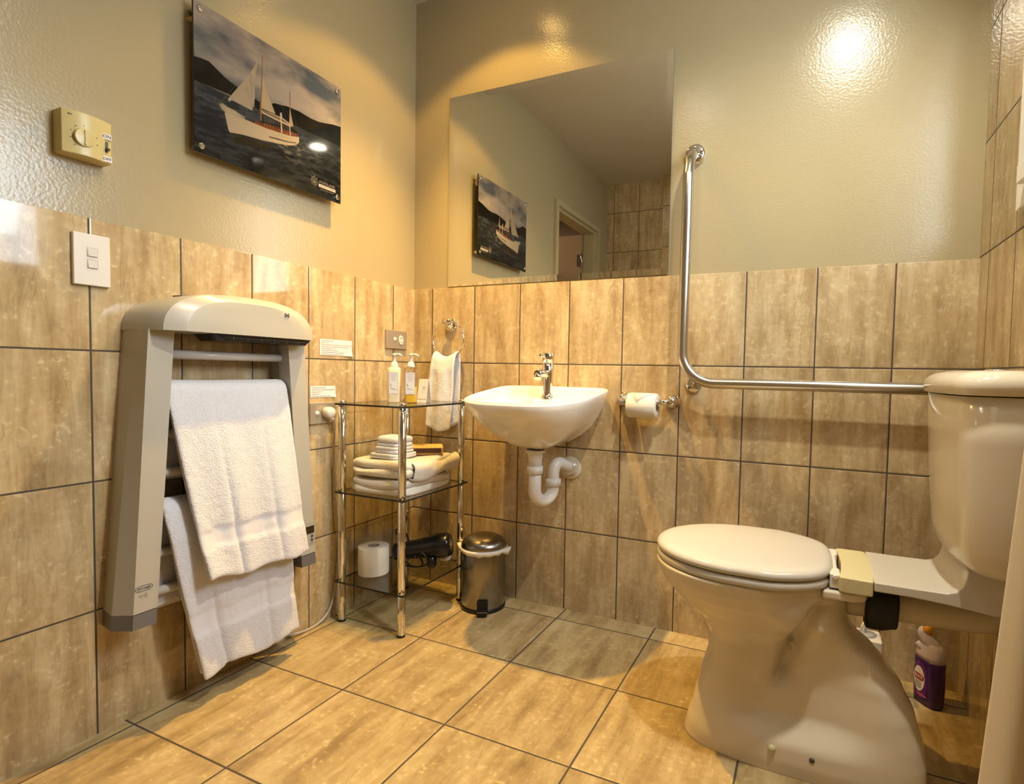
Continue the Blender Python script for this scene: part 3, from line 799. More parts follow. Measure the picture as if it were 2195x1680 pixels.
def column(sgn):
    def sec(s):      # s 0 bottom .. 1 top
        wo = 0.273 + (0.221 - 0.273) * s; e = 0.283 + (0.2205 - 0.283) * s; fo = 0.261 + (0.2185 - 0.261) * s; fi = 0.209 + (0.160 - 0.209) * s
        return [(0.0005, wo), (0.055, e), (0.100, fo), (0.100, fi), (0.055, fi), (0.030, fi + 0.012), (0.0005, fi + 0.012)]
    g = G(); R = []
    for i in range(13):
        s = i / 12; z = 0.293 + s * (0.957 - 0.293); R.append([(x, HC + sgn * -1 * y * 1.0, z) for x, y in sec((z - .258) / .699)])
    g.loft(R, True, True, 0, False)
    c = mesh('side_column', g, M_heater, th, split=12)
    g = G(); R = [[(x, HC + sgn * -1 * y, z) for x, y in sec((z - .258) / .699)] for z in (0.258, 0.2945)]
    g.loft(R, True, True, 0, False); mesh('end_cap', g, M_greycap, c)
    return c


cl = column(1); crr = column(-1)
# head
g = G()


def headring(x, sw, sz, z0=0.955):
    pts = []
    H_, Wd = 0.100 * sz, 0.228 * sw
    for i in range(41):
        q = math.pi * i / 40
        cx_ = math.cos(q); sx_ = math.sin(q)
        pts.append((x, HC + 0.004 + Wd * math.copysign(abs(cx_) ** 0.70, cx_), z0 + H_ * abs(sx_) ** 0.84))
    return pts


R = [headring(0.0005, 1.0, 0.96), headring(0.05, 0.99, 0.99), headring(0.10, 0.965, 1.01), headring(0.138, 0.93, 1.0), headring(0.1385, 0.929, 0.998), headring(0.156, 0.745, 0.83), headring(0.1565, 0.735, 0.82)]
g.loft(R, True, True, 0, True)
mesh('top_hood', g, M_heater, th, split=24)
g = G(); g.prism([(HC - 0.125, 1.036), (HC - 0.055, 1.046), (HC - 0.055, 1.0548), (HC - 0.09, 1.0530), (HC - 0.125, 1.0482)], 0, 0.035, 0.070); mesh('top_vent', g, M_greycap, th)
g = G(); g.prism([(HC + 0.205, 0.9548), (HC - 0.20 + 0.115, 0.9548), (HC - 0.20 + 0.135, 0.938), (HC + 0.185, 0.938)], 0, 0.05, 0.142); gr = mesh('air_grille', g, M_black, th)
g = G()
for k in range(6):
    y = HC - 0.04 + k * 0.040; g.box((0.1415, y, 0.9405), (0.1432, y + 0.0014, 0.953))
g.box((0.1415, HC - 0.06, 0.9465), (0.1430, HC + 0.185, 0.9472)); mesh('grille_slat_highlights', g, pm('grille highlight', (0.10, 0.10, 0.10), 0.3), gr)  # slats coloured lighter than the grille, a highlight painted in
for z in (0.900, 0.803, 0.705, 0.608, 0.511, 0.412, 0.317):
    s = (z - .258) / .699; fi = 0.209 + (0.160 - 0.209) * s
    g = G(); g.tube([(0.060, HC - fi - 0.006, z), (0.060, HC + fi + 0.006, z)], 0.0115, 20); mesh('heating_bar', g, M_heater2, th)
g = G(); g.box((0.1002, HC + 0.218, 0.328), (0.1012, HC + 0.256, 0.394)); cp = mesh('control_panel', g, pm('control panel grey', (0.36, 0.34, 0.30), 0.4), th)
g = G(); g.box((0.1012, HC + 0.221, 0.358), (0.1020, HC + 0.253, 0.381)); mesh('display', g, pm('display', (0.035, 0.026, 0.012), 0.1), cp)
g = G()
for z in (0.349, 0.337): g.lathe([(0.0045, 0.1012), (0.004, 0.103)], (0, HC + 0.245, z), (1, 0, 0), 16)
mesh('buttons', g, M_print, cp)
# writing on the heater
g = G(); c = []
for q in [2 * math.pi * i / 48 for i in range(49)]:
    c.append((0.1003, -1.0905 + math.copysign(0.0185 * abs(math.cos(q)) ** 0.45, math.cos(q)), 0.3515 + 0.0062 * math.copysign(abs(math.sin(q)) ** 0.8, math.sin(q))))
g.tube(c, 0.0006, 6); mesh('logo_outline', g, M_print, cl)
text('logo_lettering', "De'Longhi", 0.0085, Vector((0.1003, -1.0905, 0.3517)), ROT_LEFT, M_print, cl, sx=0.85)
g = G()
for k, (dy, dz, hh) in enumerate(((-0.008, 0, .007), (-0.004, -0.001, .009), (0.0, 0.0, .006), (0.004, 0.0, .008), (0.008, 0.0, .008))): g.box((0.1001, -1.0925 + dy - 0.0007, 0.334 + dz - hh / 2), (0.1005, -1.0925 + dy + 0.0007, 0.334 + dz + hh / 2))
for z in (0.330, 0.338): g.box((0.1001, -1.0885, z - 0.0005), (0.1005, -1.0835, z + 0.0005))
mesh('faint_marking', g, pm('faint print', (0.27, 0.24, 0.19), .5), cl)
g = G()
for a, b_ in (((-0.751, 1.026), (-0.739, 1.037)), ((-0.751, 1.037), (-0.739, 1.026))): g.tube([(0.1576, a[0], a[1]), (0.1576, b_[0], b_[1])], 0.0009, 6)
for y in (-0.751, -0.739): g.tube([(0.1576, y, 1.026), (0.1576, y, 1.037)], 0.0008, 6)
g.v = [(a, b_, c_ - 0.012) for a, b_, c_ in g.v]
mesh('badge', g, M_print, th)

# ------------------------------------------------------------------ basin
SX, SY = 0.655, -0.15
sk = thing('wash_basin', 'white wall hung ceramic wash basin with a chrome mixer tap', 'basin', (SX, 0, 0.60))


def smooth3(t_): return t_ * t_ * (3 - 2 * t_)


def basin_ring(s, z_off, inset=0.0, backs=None, flat=False):
    """outline of the basin at scale s, z below the sloping rim"""
    pts = []
    hw = 0.217 - inset
    N = 64
    for i in range(N):
        q = 2 * math.pi * i / N
        c, sn = math.cos(q), math.sin(q)
        e = 0.30 if sn > 0 else 0.58
        x = hw * math.copysign(abs(c) ** e, c)
        yb = (0 - inset) - SY; yfr = -0.400 + inset - SY
        y = (yb if sn > 0 else -yfr) * math.copysign(abs(sn) ** (0.30 if sn > 0 else 0.80), sn)
        bs = backs if backs is not None else s
        sx = s + (1 - s) * 0.50 * smooth3(max(0.0, sn)) * smooth3(min(1, max(0, (s - 0.2) / 0.65)))
        X = SX + sx * x
        Y = SY + (bs if sn > 0 else s) * y
        rim = 0.822 + 0.120 * (SY + y if not flat else SY + y)
        Z = rim - z_off if z_off < 0.03 else (rim - z_off) * 1.0
        pts.append((X, min(Y, -0.0005), Z))
    return pts


def blend(r, z, k):  # pull ring heights toward a level plane
    return [(a, b, c * (1 - k) + z * k) for a, b, c in r]


g = G()
R = []
R.append(blend(basin_ring(0.14, 0.17, backs=0.3), 0.612, 1))
R.append(blend(basin_ring(0.20, 0.165, backs=0.4), 0.616, 1))
R.append(blend(basin_ring(0.36, 0.15, backs=0.62), 0.628, 0.95))
R.append(blend(basin_ring(0.52, 0.12, backs=0.80), 0.648, 0.85))
R.append(blend(basin_ring(0.68, 0.10, backs=0.92), 0.678, 0.7))
R.append(blend(basin_ring(0.81, 0.07, backs=0.97), 0.708, 0.5))
R.append(blend(basin_ring(0.91, 0.05, backs=0.99), 0.735, 0.25))
R.append(basin_ring(0.975, 0.022, backs=1.0))
R.append(basin_ring(1.0, 0.006))
R.append(basin_ring(0.997, 0.001))
R.append(basin_ring(0.985, 0.0))
R.append(basin_ring(0.962, 0.004, backs=0.94))
R.append(basin_ring(0.955, 0.018, backs=0.90))
R.append(blend(basin_ring(0.945, 0.024, backs=0.88), 0.785, 0.5))
# bowl: move toward the bowl centre
def bowl(s, z):
    out = []
    for i in range(64):
        q = 2 * math.pi * i / 64; c, sn = math.cos(q), math.sin(q)
        out.append((SX + s * 0.175 * math.copysign(abs(c) ** .6, c), -0.235 + s * 0.125 * math.copysign(abs(sn) ** .7, sn), z))
    return out
R += [bowl(1.03, 0.778), bowl(0.97, 0.768), bowl(0.88, 0.735), bowl(0.65, 0.70), bowl(0.3, 0.685), bowl(0.12, 0.682)]
g.loft(R, True, True)
mesh('bowl', g, M_sink, sk)
g = G(); g.lathe([(0.021, 0.682), (0.021, 0.6835), (0.012, 0.6838), (0.0, 0.6838)], (SX, -0.235, 0), (0, 0, 1), 24, cap=False); mesh('drain_ring', g, M_chrome, sk)
# mixer tap (part of the basin)
tp = (0.655, -0.078)
g = G(); g.lathe([(0.0235, 0.781), (0.0235, 0.787), (0.019, 0.789), (0.0175, 0.80), (0.0185, 0.83), (0.0205, 0.87), (0.0205, 0.905), (0.0195, 0.9055), (0.0195, 0.9085), (0.0205, 0.909), (0.0205, 0.9395), (0.019, 0.941), (0, 0.941)], (tp[0], tp[1], 0), (0, 0, 1), 40, cap=False)
tap = mesh('mixer_tap', g, M_chrome, sk)
g = G(); g.tube([(tp[0], tp[1] + 0.005, 0.868), (tp[0], tp[1] - 0.04, 0.870), (tp[0], tp[1] - 0.085, 0.868)], [0.0155, 0.0135, 0.0125], 24); g.tube([(tp[0], tp[1] - 0.076, 0.868), (tp[0], tp[1] - 0.082, 0.848)], [0.0125, 0.0115], 24); mesh('spout', g, M_chrome, tap)
g = G(); g.tube([(tp[0], tp[1] - 0.015, 0.928), (tp[0], tp[1] - 0.062, 0.932)], [0.0055, 0.0045], 14); mesh('lever', g, M_chrome, tap)
# waste trap
tr = thing('waste_trap', 'white plastic waste pipe and trap under the basin', 'pipe', (0.66, -0.18, 0.40))
g = G(); g.lathe([(0.034, 0.6105), (0.034, 0.602), (0.026, 0.598), (0.025, 0.585), (0.0235, 0.580), (0.0235, 0.55)], (0.662, -0.18, 0), (0, 0, 1), 32); mesh('tailpiece', g, M_pvc, tr)
U = Vector((0.045, 0.105, 0)).normalized()
def up(a, z): return Vector((0.662, -0.18, 0)) + U * a + Vector((0, 0, z))
pts = [up(0, 0.56), up(0, 0.475)] + [up(0.042 - 0.042 * math.cos(q), 0.475 - 0.044 * math.sin(q)) for q in [math.pi * i / 12 for i in range(1, 12)]] + [up(0.084, 0.475), up(0.084, 0.505)]
g = G(); g.tube(pts, 0.0215, 24); g.tube([up(0, 0.555), up(0, 0.556), up(0, 0.530), up(0, 0.529)], [0.022, 0.0272, 0.0272, 0.022], 28); g.tube([up(0.084, 0.478), up(0.084, 0.479), up(0.084, 0.502), up(0.084, 0.503)], [0.022, 0.0275, 0.0275, 0.022], 28)
mesh('u_bend', g, M_pvc, tr)
e1 = up(0.084, 0.50)
g = G(); g.tube([e1, (0.696, -0.102, 0.530), (0.699, -0.090, 0.550), (0.704, -0.068, 0.554), (0.711, -0.040, 0.542), (0.716, -0.004, 0.529)], 0.0205, 24, smoothpath=4); mesh('outlet_bend', g, M_pvc, tr)
g = G(); g.lathe([(0.042, 0.0), (0.042, 0.0035), (0.036, 0.005), (0.026, 0.010), (0.0225, 0.024), (0.0215, 0.024)], (0.718, -0.0005, 0.527), (0, -1, 0), 36); mesh('wall_flange', g, M_clearpvc, tr)

# ------------------------------------------------------------------ towel ring and its towel
t = thing('towel_ring', 'chrome towel ring on the tiles above the corner shelf', 'towel ring', (0.188, 0, 1.06))
g = G(); g.lathe([(0.027, 0), (0.027, 0.006), (0.024, 0.010), (0.010, 0.012), (0.010, 0.030), (0.0, 0.031)], (0.187, -0.0002, 1.055), (0, -1, 0), 32, cap=False); g.tube([(0.168, -0.031, 1.066), (0.206, -0.031, 1.066)], 0.0095, 20); mesh('wall_rose', g, M_chrome, t)
g = G(); RR = 0.073; g.tube([(0.194 + RR * math.cos(q), -0.034, 0.995 + RR * math.sin(q)) for q in [2 * math.pi * i / 64 for i in range(65)]], 0.0033, 12, cap=False); mesh('ring', g, M_chrome, t)


def sheet(name, fn, nu, nv, thick, mat, parent, subd=1, flatfn=None, origin=None):
    """cloth sheet with real thickness: fn(u, v) -> point, offset along the normal on both sides"""
    P_ = [[Vector(fn(i / nu, j / nv)) for j in range(nv + 1)] for i in range(nu + 1)]
    def nrm(i, j):
        a = P_[min(i + 1, nu)][j] - P_[max(i - 1, 0)][j]; b = P_[i][min(j + 1, nv)] - P_[i][max(j - 1, 0)]
        c = a.cross(b); return c.normalized() if c.length > 1e-9 else Vector((0, 0, 1))
    top, bot = [], []
    for i in range(nu + 1):
        for j in range(nv + 1):
            e = min(i, nu - i, j, nv - j); k = 0.62 if e == 0 else 1.0
            n_ = nrm(i, j)
            top.append(P_[i][j] + n_ * thick * 0.5 * k); bot.append(P_[i][j] - n_ * thick * 0.5 * k)
    w_ = nv + 1; N = len(top); f = []
    for i in range(nu):
        for j in range(nv):
            a = i * w_ + j
            f.append((a, a + w_, a + w_ + 1, a + 1)); f.append((N + a, N + a + 1, N + a + w_ + 1, N + a + w_))
    for j in range(nv):
        f.append((j, j + 1, N + j + 1, N + j)); a = nu * w_ + j; f.append((a, N + a, N + a + 1, a + 1))
    for i in range(nu):
        a = i * w_; f.append((a, N + a, N + a + w_, a + w_)); a = i * w_ + nv; f.append((a, a + w_, N + a + w_, N + a))
    g = G(); g.add(top + bot, f, 0, True)
    o = mesh(name, g, mat, parent, subd=subd, origin=origin)
    if flatfn:
        at = o.data.attributes.new('flat', 'FLOAT', 'POINT')
        vals = [flatfn(i / nu, j / nv) for i in range(nu + 1) for j in range(nv + 1)]
        at.data.foreach_set('value', vals + vals)
    return o


def nz(x, y, z=0.0, s=1.0):
    return noise.noise(Vector((x * s, y * s, z * s)))


def drape(path, s):
    """point at fraction s of a polyline path (list of (x, z))"""
    L = [0]
    for a, b in zip(path, path[1:]): L.append(L[-1] + math.hypot(b[0] - a[0], b[1] - a[1]))
    d = s * L[-1]
    for k in range(len(path) - 1):
        if d <= L[k + 1] or k == len(path) - 2:
            t_ = (d - L[k]) / (L[k + 1] - L[k]); return (path[k][0] + (path[k + 1][0] - path[k][0]) * t_, path[k][1] + (path[k + 1][1] - path[k][1]) * t_)


def hanging_towel(name, label, cat, barx, barz, r, zback, zfront, yl, yr, skew, xfront, bulge, seed, origin, group=None, band=(0.10, 0.145)):
    """a doubled bath towel over a bar; y limits at the bar, skew moves the hem along y"""
    t = thing(name, label, cat, origin, group)
    for layer in (0, 1):
        rr = r + (0.017 if layer == 0 else 0.005)
        inset = 0 if layer == 0 else 0.004
        zf = zfront + (0 if layer == 0 else 0.010)
        arc = [(barx - rr * math.cos(q), barz + rr * math.sin(q)) for q in [math.pi * i / 14 for i in range(15)]]
        path = [(barx - rr, zback + 0.01 * layer), (barx - rr - 0.000, barz - 0.05)] + arc + [(barx + rr + 0.010, barz - 0.06), (barx + rr + (xfront - barx - r) * 0.55 - 0.006 * layer, barz - (barz - zf) * 0.5), (barx + rr + (xfront - barx - r) - 0.004 * layer, zf)]
        Lf = sum(math.hypot(b[0] - a[0], b[1] - a[1]) for a, b in zip(path, path[1:]))
        def fn(u, v, path=path, zf=zf, layer=layer, inset=inset, Lf=Lf):
            x, z = drape(path, u)
            front = x > barx
            k = max(0, (barz - z) / (barz - zfront)) if front else 0.0
            y = yl + inset + (yr - yl - 2 * inset) * v
            y += (skew[0] * (1 - v) + skew[1] * v) * k ** 1.1
            if front:
                x += bulge * k * (0.35 + 0.65 * (0.5 + 0.5 * math.sin(v * 9 + seed))) + 0.010 * k * nz(v * 3.1 + seed, k * 2.0, layer)
                x += (0.007 * math.sin(v * 15 + seed * 2) - 0.010 * math.exp(-((v - 0.36 + 0.03 * seed) / 0.022) ** 2) - 0.007 * math.exp(-((v - 0.70) / 0.02) ** 2)) * min(1, k * 1.3)
                z += (0.012 * nz(v * 2.5, seed) + 0.006 * math.sin(v * 11 + seed)) * k ** 3
            else:
                x += 0.003 * nz(v * 4, z * 9, seed)
            z += 0.003 * nz(v * 3 + seed, 1.7) * (1 - k)
            dd = (z - zf)
            if front and layer == 0:
                bb = 1 if band[0] < dd < band[1] else 0
                x -= 0.0035 * bb
                x += 0.0016 * nz(v * 40, u * 60, seed)
            return (x, y, z)
        def fl(u, v, path=path, zf=zf):
            x, z = drape(path, u)
            return 1.0 if (x > barx and (band[0] < z - zf < band[1])) or u > 0.992 or u < 0.01 else 0.0
        sheet('outer_layer' if layer == 0 else 'inner_layer', fn, 90, 44, 0.011 if layer == 0 else 0.009, M_towel, t, 1, fl)
    return t


hanging_towel('bath_towel', 'upper large white bath towel hanging over the heater bar below the hood', 'towel', 0.060, 0.803, 0.0125, 0.585, 0.325, -1.030, -0.690, (0.060, 0.030), 0.125, 0.012, 1.3, (0.06, -0.86, 0.803), 'bath towels on the heater', (0.085, 0.135))
hanging_towel('bath_towel', 'lower large white bath towel reaching nearly to the floor on the heater', 'towel', 0.060, 0.511, 0.0125, 0.262, 0.075, -1.040, -0.690, (0.078, 0.024), 0.092, 0.008, 4.1, (0.06, -0.86, 0.511), 'bath towels on the heater', (0.110, 0.165))

# hand towel on the ring
def hand(u, v):
    s = u * 2 - 1     # -1 back hem .. 0 top .. 1 front hem
    topz = 0.932 + 0.020 * (abs(v - 0.5) * 2) ** 2.2 - 0.005 * math.exp(-((v - .5) / .2) ** 2)
    if s >= 0: z = topz - s * 0.300; y = -0.034 - 0.017 - 0.010 * min(1, s * 5) - 0.012 * s; yy = y
    else: z = topz + s * 0.285; y = -0.034 + 0.014 + 0.000 * s
    if abs(s) < 0.05: y = -0.034 - 0.016 * (s / 0.05) - (0.0 if s < 0 else 0.003)
    half = 0.0535 + 0.004 * min(1, abs(s) * 2) * (1 if s > 0 else 0.8)
    x = 0.190 + (v - 0.5) * 2 * half - 0.016 * abs(s) * (1 if s > 0 else 0.4)
    y += 0.006 * math.sin(v * 8.5) * min(1, abs(s) * 3) * (1 if s > 0 else 0.2) + 0.002 * nz(v * 6, s * 8)
    if s > 0: z += 0.008 * math.sin(v * 4.2) * s
    return (x, min(y, -0.007), z)
def handflat(u, v):
    s = u * 2 - 1
    return 1.0 if 0.80 < abs(s) < 0.86 or abs(s) > 0.98 else 0.0
tag(sheet('hand_towel', hand, 60, 26, 0.010, M_towel, None, 1, handflat, origin=(0.19, -0.04, 0.93)), 'small white hand towel hanging from the chrome towel ring', 'towel')

# ------------------------------------------------------------------ glass shelf unit
LX0, LX1, LY0, LY1 = 0.054, 0.313, -0.441, -0.108
sh = thing('corner_shelf_unit', 'three tier glass shelf unit with chrome legs standing in the corner', 'shelf unit', ((LX0 + LX1) / 2, (LY0 + LY1) / 2, 0))
for x in (LX0, LX1):
    for y in (LY0, LY1):
        g = G(); g.lathe([(0.0118, 0.006), (0.0128, 0.008), (0.0128, 0.136), (0.0118, 0.137), (0.0118, 0.144), (0.0128, 0.145), (0.0128, 0.446), (0.0118, 0.447), (0.0118, 0.455), (0.0128, 0.456), (0.0128, 0.748), (0.0105, 0.749), (0.0105, 0.757), (0.013, 0.758), (0.013, 0.7635), (0.009, 0.7665), (0, 0.767)], (x, y, 0), (0, 0, 1), 28, cap=False)
        lg = mesh('leg', g, M_chrome, sh)
        g = G(); g.lathe([(0.0, 0.0), (0.0135, 0.0), (0.0138, 0.004), (0.0128, 0.008), (0.0, 0.008)], (x, y, 0), (0, 0, 1), 24, cap=False); mesh('rubber_foot', g, M_black, lg)
for z in (0.7495, 0.4475, 0.1375):
    a0, a1, b0, b1 = LX0 - 0.018, LX1 + 0.018, LY0 - 0.016, LY1 + 0.018
    g = G(); g.box((a0, b0, z), (a1, b1, z + 0.006))
    g.m = [0, 0, 1, 1, 1, 1]
    mesh('glass_shelf', g, [M_glass, M_glassedge], sh)

TOP, MID, LOW = 0.7556, 0.4536, 0.1436


def folded(name, label, cat, x0, x1, y0, y1, z0, heights, seed, mat, group=None, over=0.006, rot=0.0, wob=1.0):
    """a towel folded into stacked layers: each layer a soft slab, joined at the rounded fold on the left (-y) side"""
    cx, cy = (x0 + x1) / 2, (y0 + y1) / 2
    g = G(); z = z0
    for li, h in enumerate(heights):
        hx, hy = (x1 - x0) / 2 * (1 - 0.02 * li), (y1 - y0) / 2 * (1 - 0.02 * (li % 2))
        R = []
        N = 56
        for k in range(9):
            a = -math.pi / 2 + math.pi * k / 8
            rr = math.cos(a); zz = math.sin(a)
            ring = []
            for i in range(N):
                q = 2 * math.pi * i / N; c, s_ = math.cos(q), math.sin(q)
                ins = h * 0.5 * (1 - rr)
                X = (hx - ins) * math.copysign(abs(c) ** 0.34, c); Y = (hy - ins) * math.copysign(abs(s_) ** 0.34, s_)
                X += wob * 0.006 * nz(math.cos(q) * 1.7 + seed, math.sin(q) * 1.7, li + k * 0.12); Y += wob * 0.006 * nz(math.cos(q) * 1.7, math.sin(q) * 1.7 + seed, li * 2.1)
                sag = 0.006 * wob * nz(X * 9 + seed, Y * 9, li * 0.4)
                Xr = X * math.cos(rot) - Y * math.sin(rot); Yr = X * math.sin(rot) + Y * math.cos(rot)
                zc = z + h * 0.5 + h * 0.54 * zz
                ring.append((cx + Xr, cy + Yr, max(z0, zc + (sag if (li or zz > 0) else 0))))
            R.append(ring)
        g.loft(R, True, True)
        z += h * 0.93
    o = mesh(name, g, mat, None, subd=1, origin=(cx, cy, z0))
    tag(o, label, cat, group)
    return o, z


o, z1 = folded('folded_bath_towel', 'lower of the two thick folded cream towels on the middle glass shelf', 'towel', 0.056, 0.306, -0.430, -0.128, MID, (0.022, 0.031), 2.0, M_towel_cream, 'folded towels on the middle shelf', wob=2.2)
o, z2 = folded('folded_bath_towel', 'upper thick folded cream towel with a rumpled end on the middle shelf', 'towel', 0.058, 0.314, -0.428, -0.125, z1 + 0.008, (0.029, 0.028), 5.0, M_towel_cream, 'folded towels on the middle shelf', wob=2.4)
# rumpled corner hanging open at the right end of the upper towel
def crumple(u, v):
    a = u * 1.25 * math.pi
    r = 0.021 + 0.006 * math.sin(v * 7)
    x = 0.302 + r * math.sin(a) * 0.85 + 0.006 * nz(u * 3, v * 4)
    y = -0.385 + v * 0.255
    zc = z1 + 0.030 - 0.006 * math.sin(v * 5)
    return (x, y, zc + (r + 0.006) * math.cos(a) + 0.003 * nz(u * 4, v * 5, 3))
o.name = 'folded_bath_towel'
cr_ = sheet('rumpled_fold', crumple, 22, 26, 0.007, M_towel_cream, o, 1)
zc = z2 + 0.004
faces = []
o, z3 = folded('face_cloth', 'wide flat folded white cloth under the small face cloths on the towels', 'cloth', 0.120, 0.245, -0.395, -0.270, zc, (0.009, 0.009), 7.0, M_towel, 'face cloths on the folded towels', wob=0.5)
o, z4 = folded('face_cloth', 'middle folded white face cloth in the little pile on the towels', 'cloth', 0.135, 0.240, -0.385, -0.280, z3 + 0.001, (0.010, 0.012), 9.0, M_towel, 'face cloths on the folded towels', wob=0.5)
o, z5 = folded('face_cloth', 'topmost folded white face cloth in the little pile behind the front leg', 'cloth', 0.140, 0.238, -0.380, -0.285, z4 + 0.001, (0.013, 0.022), 12.0, M_towel, 'face cloths on the folded towels', wob=0.5)
t = thing('paper_wrapped_packet', 'orange brown paper packet with a dark serrated edge lying on the folded towels', 'packet', (0.236, -0.213, zc))
g = G(); g.box((0.180, -0.262, zc + 0.002), (0.292, -0.165, zc + 0.030)); mesh('wrapper', g, M_brownpack, t, bevel=0.003)
g = G()
pts = [];
for k in range(25):
    s = k / 24; pts.append((0.187 + s * 0.098, zc + 0.025 + (0.0025 if k % 2 else -0.001)))
poly = [(0.187, zc + 0.010)] + pts + [(0.285, zc + 0.010)]
g.prism(poly, 1, -0.2625, -0.2675); mesh('serrated_edge', g, M_darkedge, t); t.rotation_euler = (0, 0, math.radians(38))


def pump_bottle(x, y, kind, label):
    t = thing('soap_pump_bottle', label, 'bottle', (x, y, TOP), 'soap pump bottles on the top glass shelf')
    def sq(s, z, e=0.45):
        return [(x + s * math.copysign(abs(math.cos(q)) ** e, math.cos(q)), y + s * math.copysign(abs(math.sin(q)) ** e, math.sin(q)), z) for q in [2 * math.pi * i / 40 for i in range(40)]]
    H = 0.126; s = 0.0215
    g = G(); g.loft([sq(s * .9, TOP), sq(s, TOP + 0.004), sq(s, TOP + H - 0.010), sq(s * .93, TOP + H - 0.003), sq(s * .7, TOP + H), sq(0.013, TOP + H + 0.001, 1.0)], True, True)
    if kind == 'lotion':
        mesh('bottle_body', g, pm('cream lotion plastic', (0.80, 0.70, 0.50), 0.25), t)
    else:
        mesh('bottle_body', g, M_clearbottle, t)
        g = G(); g.loft([sq(s * .86, TOP + .0015), sq(s * .93, TOP + 0.005), sq(s * .93, TOP + 0.056), sq(s * .9, TOP + 0.057)], True, True); mesh('liquid', g, M_liquid, t)
        g = G(); g.tube([(x, y, TOP + 0.057), (x, y, TOP + H)], 0.002, 8); mesh('dip_tube', g, M_plastic, t)
    # label faces -y and slightly +x
    ang = math.radians(22)
    for part_, nm in ((0, 'front_label'),):
        g = G(); ly = y - s - 0.0006
        g.box((x - 0.0165, ly, TOP + 0.030), (x + 0.0165, ly + 0.0004, TOP + 0.108)); lb = mesh(nm, g, M_paperwhite, t)
        g = G()
        for a, b_ in (((x - 0.0150, TOP + 0.0315), (x - 0.0144, TOP + 0.1065)), ((x + 0.0144, TOP + 0.0315), (x + 0.0150, TOP + 0.1065)), ((x - 0.0150, TOP + 0.0315), (x + 0.0150, TOP + 0.0321)), ((x - 0.0150, TOP + 0.1059), (x + 0.0150, TOP + 0.1065))):
            g.box((a[0], ly - 0.0004, a[1]), (b_[0], ly, b_[1]))
        mesh('label_border', g, M_ink, lb)
        g = G()
        for k, (zz, wdt, hh) in enumerate(((0.099, .010, .0018), (0.093, .011, .0012), (0.088, .008, .0012), (0.083, .009, .0010), (0.078, .007, .0010), (0.035, .006, .0010))):
            g.box((x - wdt, ly - 0.0005, TOP + zz), (x + wdt, ly, TOP + zz + hh))
        mesh('label_lines', g, pm('pale label print', (0.50, 0.42, 0.44), 0.6), lb)
        g = G(); g.tube([(x - 0.012, ly - 0.0003, TOP + 0.070), (x - 0.007, ly - 0.0003, TOP + 0.060)], [0.0006, 0.0014], 6); g.tube([(x - 0.010, ly - 0.0003, TOP + 0.052), (x, ly - 0.0003, TOP + 0.050), (x + 0.009, ly - 0.0003, TOP + 0.047)], 0.0008, 6); mesh('label_drawing', g, M_ink, lb)
    g = G(); g.lathe([(0.0, H), (0.0135, H), (0.0135, H + 0.005), (0.0125, H + 0.006), (0.0105, H + 0.018), (0.0095, H + 0.019), (0.0048, H + 0.020), (0.0045, H + 0.040), (0.0075, H + 0.041), (0.0085, H + 0.046), (0.005, H + 0.048), (0, H + 0.048)], (x, y, TOP), (0, 0, 1), 24, cap=False)
    g.tube([(x - 0.002, y, TOP + H + 0.045), (x + 0.016, y - 0.004, TOP + H + 0.0455), (x + 0.027, y - 0.007, TOP + H + 0.041)], [0.0050, 0.0042, 0.0028], 12); mesh('pump_head', g, M_plastic, t)
    t.rotation_euler = (0, 0, math.radians(33))


pump_bottle(0.148, -0.290, 'lotion', 'opaque cream pump bottle, left of the two on the top glass shelf')
pump_bottle(0.204, -0.268, 'clear', 'clear pump bottle of golden liquid soap, right of the two on the top shelf')
t = thing('folded_card', 'small white folded card standing behind the clear soap bottle', 'card', (0.222, -0.225, TOP))
g = G(); g.prism([(-0.205, TOP), (-0.2195, TOP + 0.085), (-0.220, TOP + 0.085), (-0.235, TOP), (-0.2342, TOP), (-0.2197, TOP + 0.0835), (-0.2058, TOP)], 0, 0.204, 0.246); mesh('card_sheet', g, M_paperwhite, t)
g = G()
for zz, x0, x1 in ((0.055, .222, .236), (0.047, .224, .234), (0.038, .2225, .2275), (0.012, .206, .244)): 
    yy = -0.235 + 0.0155 * zz / 0.085 - 0.0006; g.box((x0, yy - .0003, TOP + zz), (x1, yy, TOP + zz + 0.0014))
mesh('card_print', g, M_ink, t)

# toilet roll on the low shelf
t = thing('toilet_roll', 'white spare toilet roll standing on the lowest glass shelf', 'toilet roll', (0.098, -0.345, LOW))
g = G(); g.lathe([(0.021, 0.0), (0.052, 0.0), (0.0535, 0.003), (0.0535, 0.096), (0.052, 0.099), (0.021, 0.099)], (0.100, -0.338, LOW), (0, 0, 1), 48, cap=False); mesh('paper', g, M_tissue, t)
g = G(); g.lathe([(0.0212, 0.0), (0.0212, 0.099), (0.0202, 0.099), (0.0202, 0.0)], (0.100, -0.338, LOW), (0, 0, 1), 32, cap=False); mesh('core', g, M_card, t)

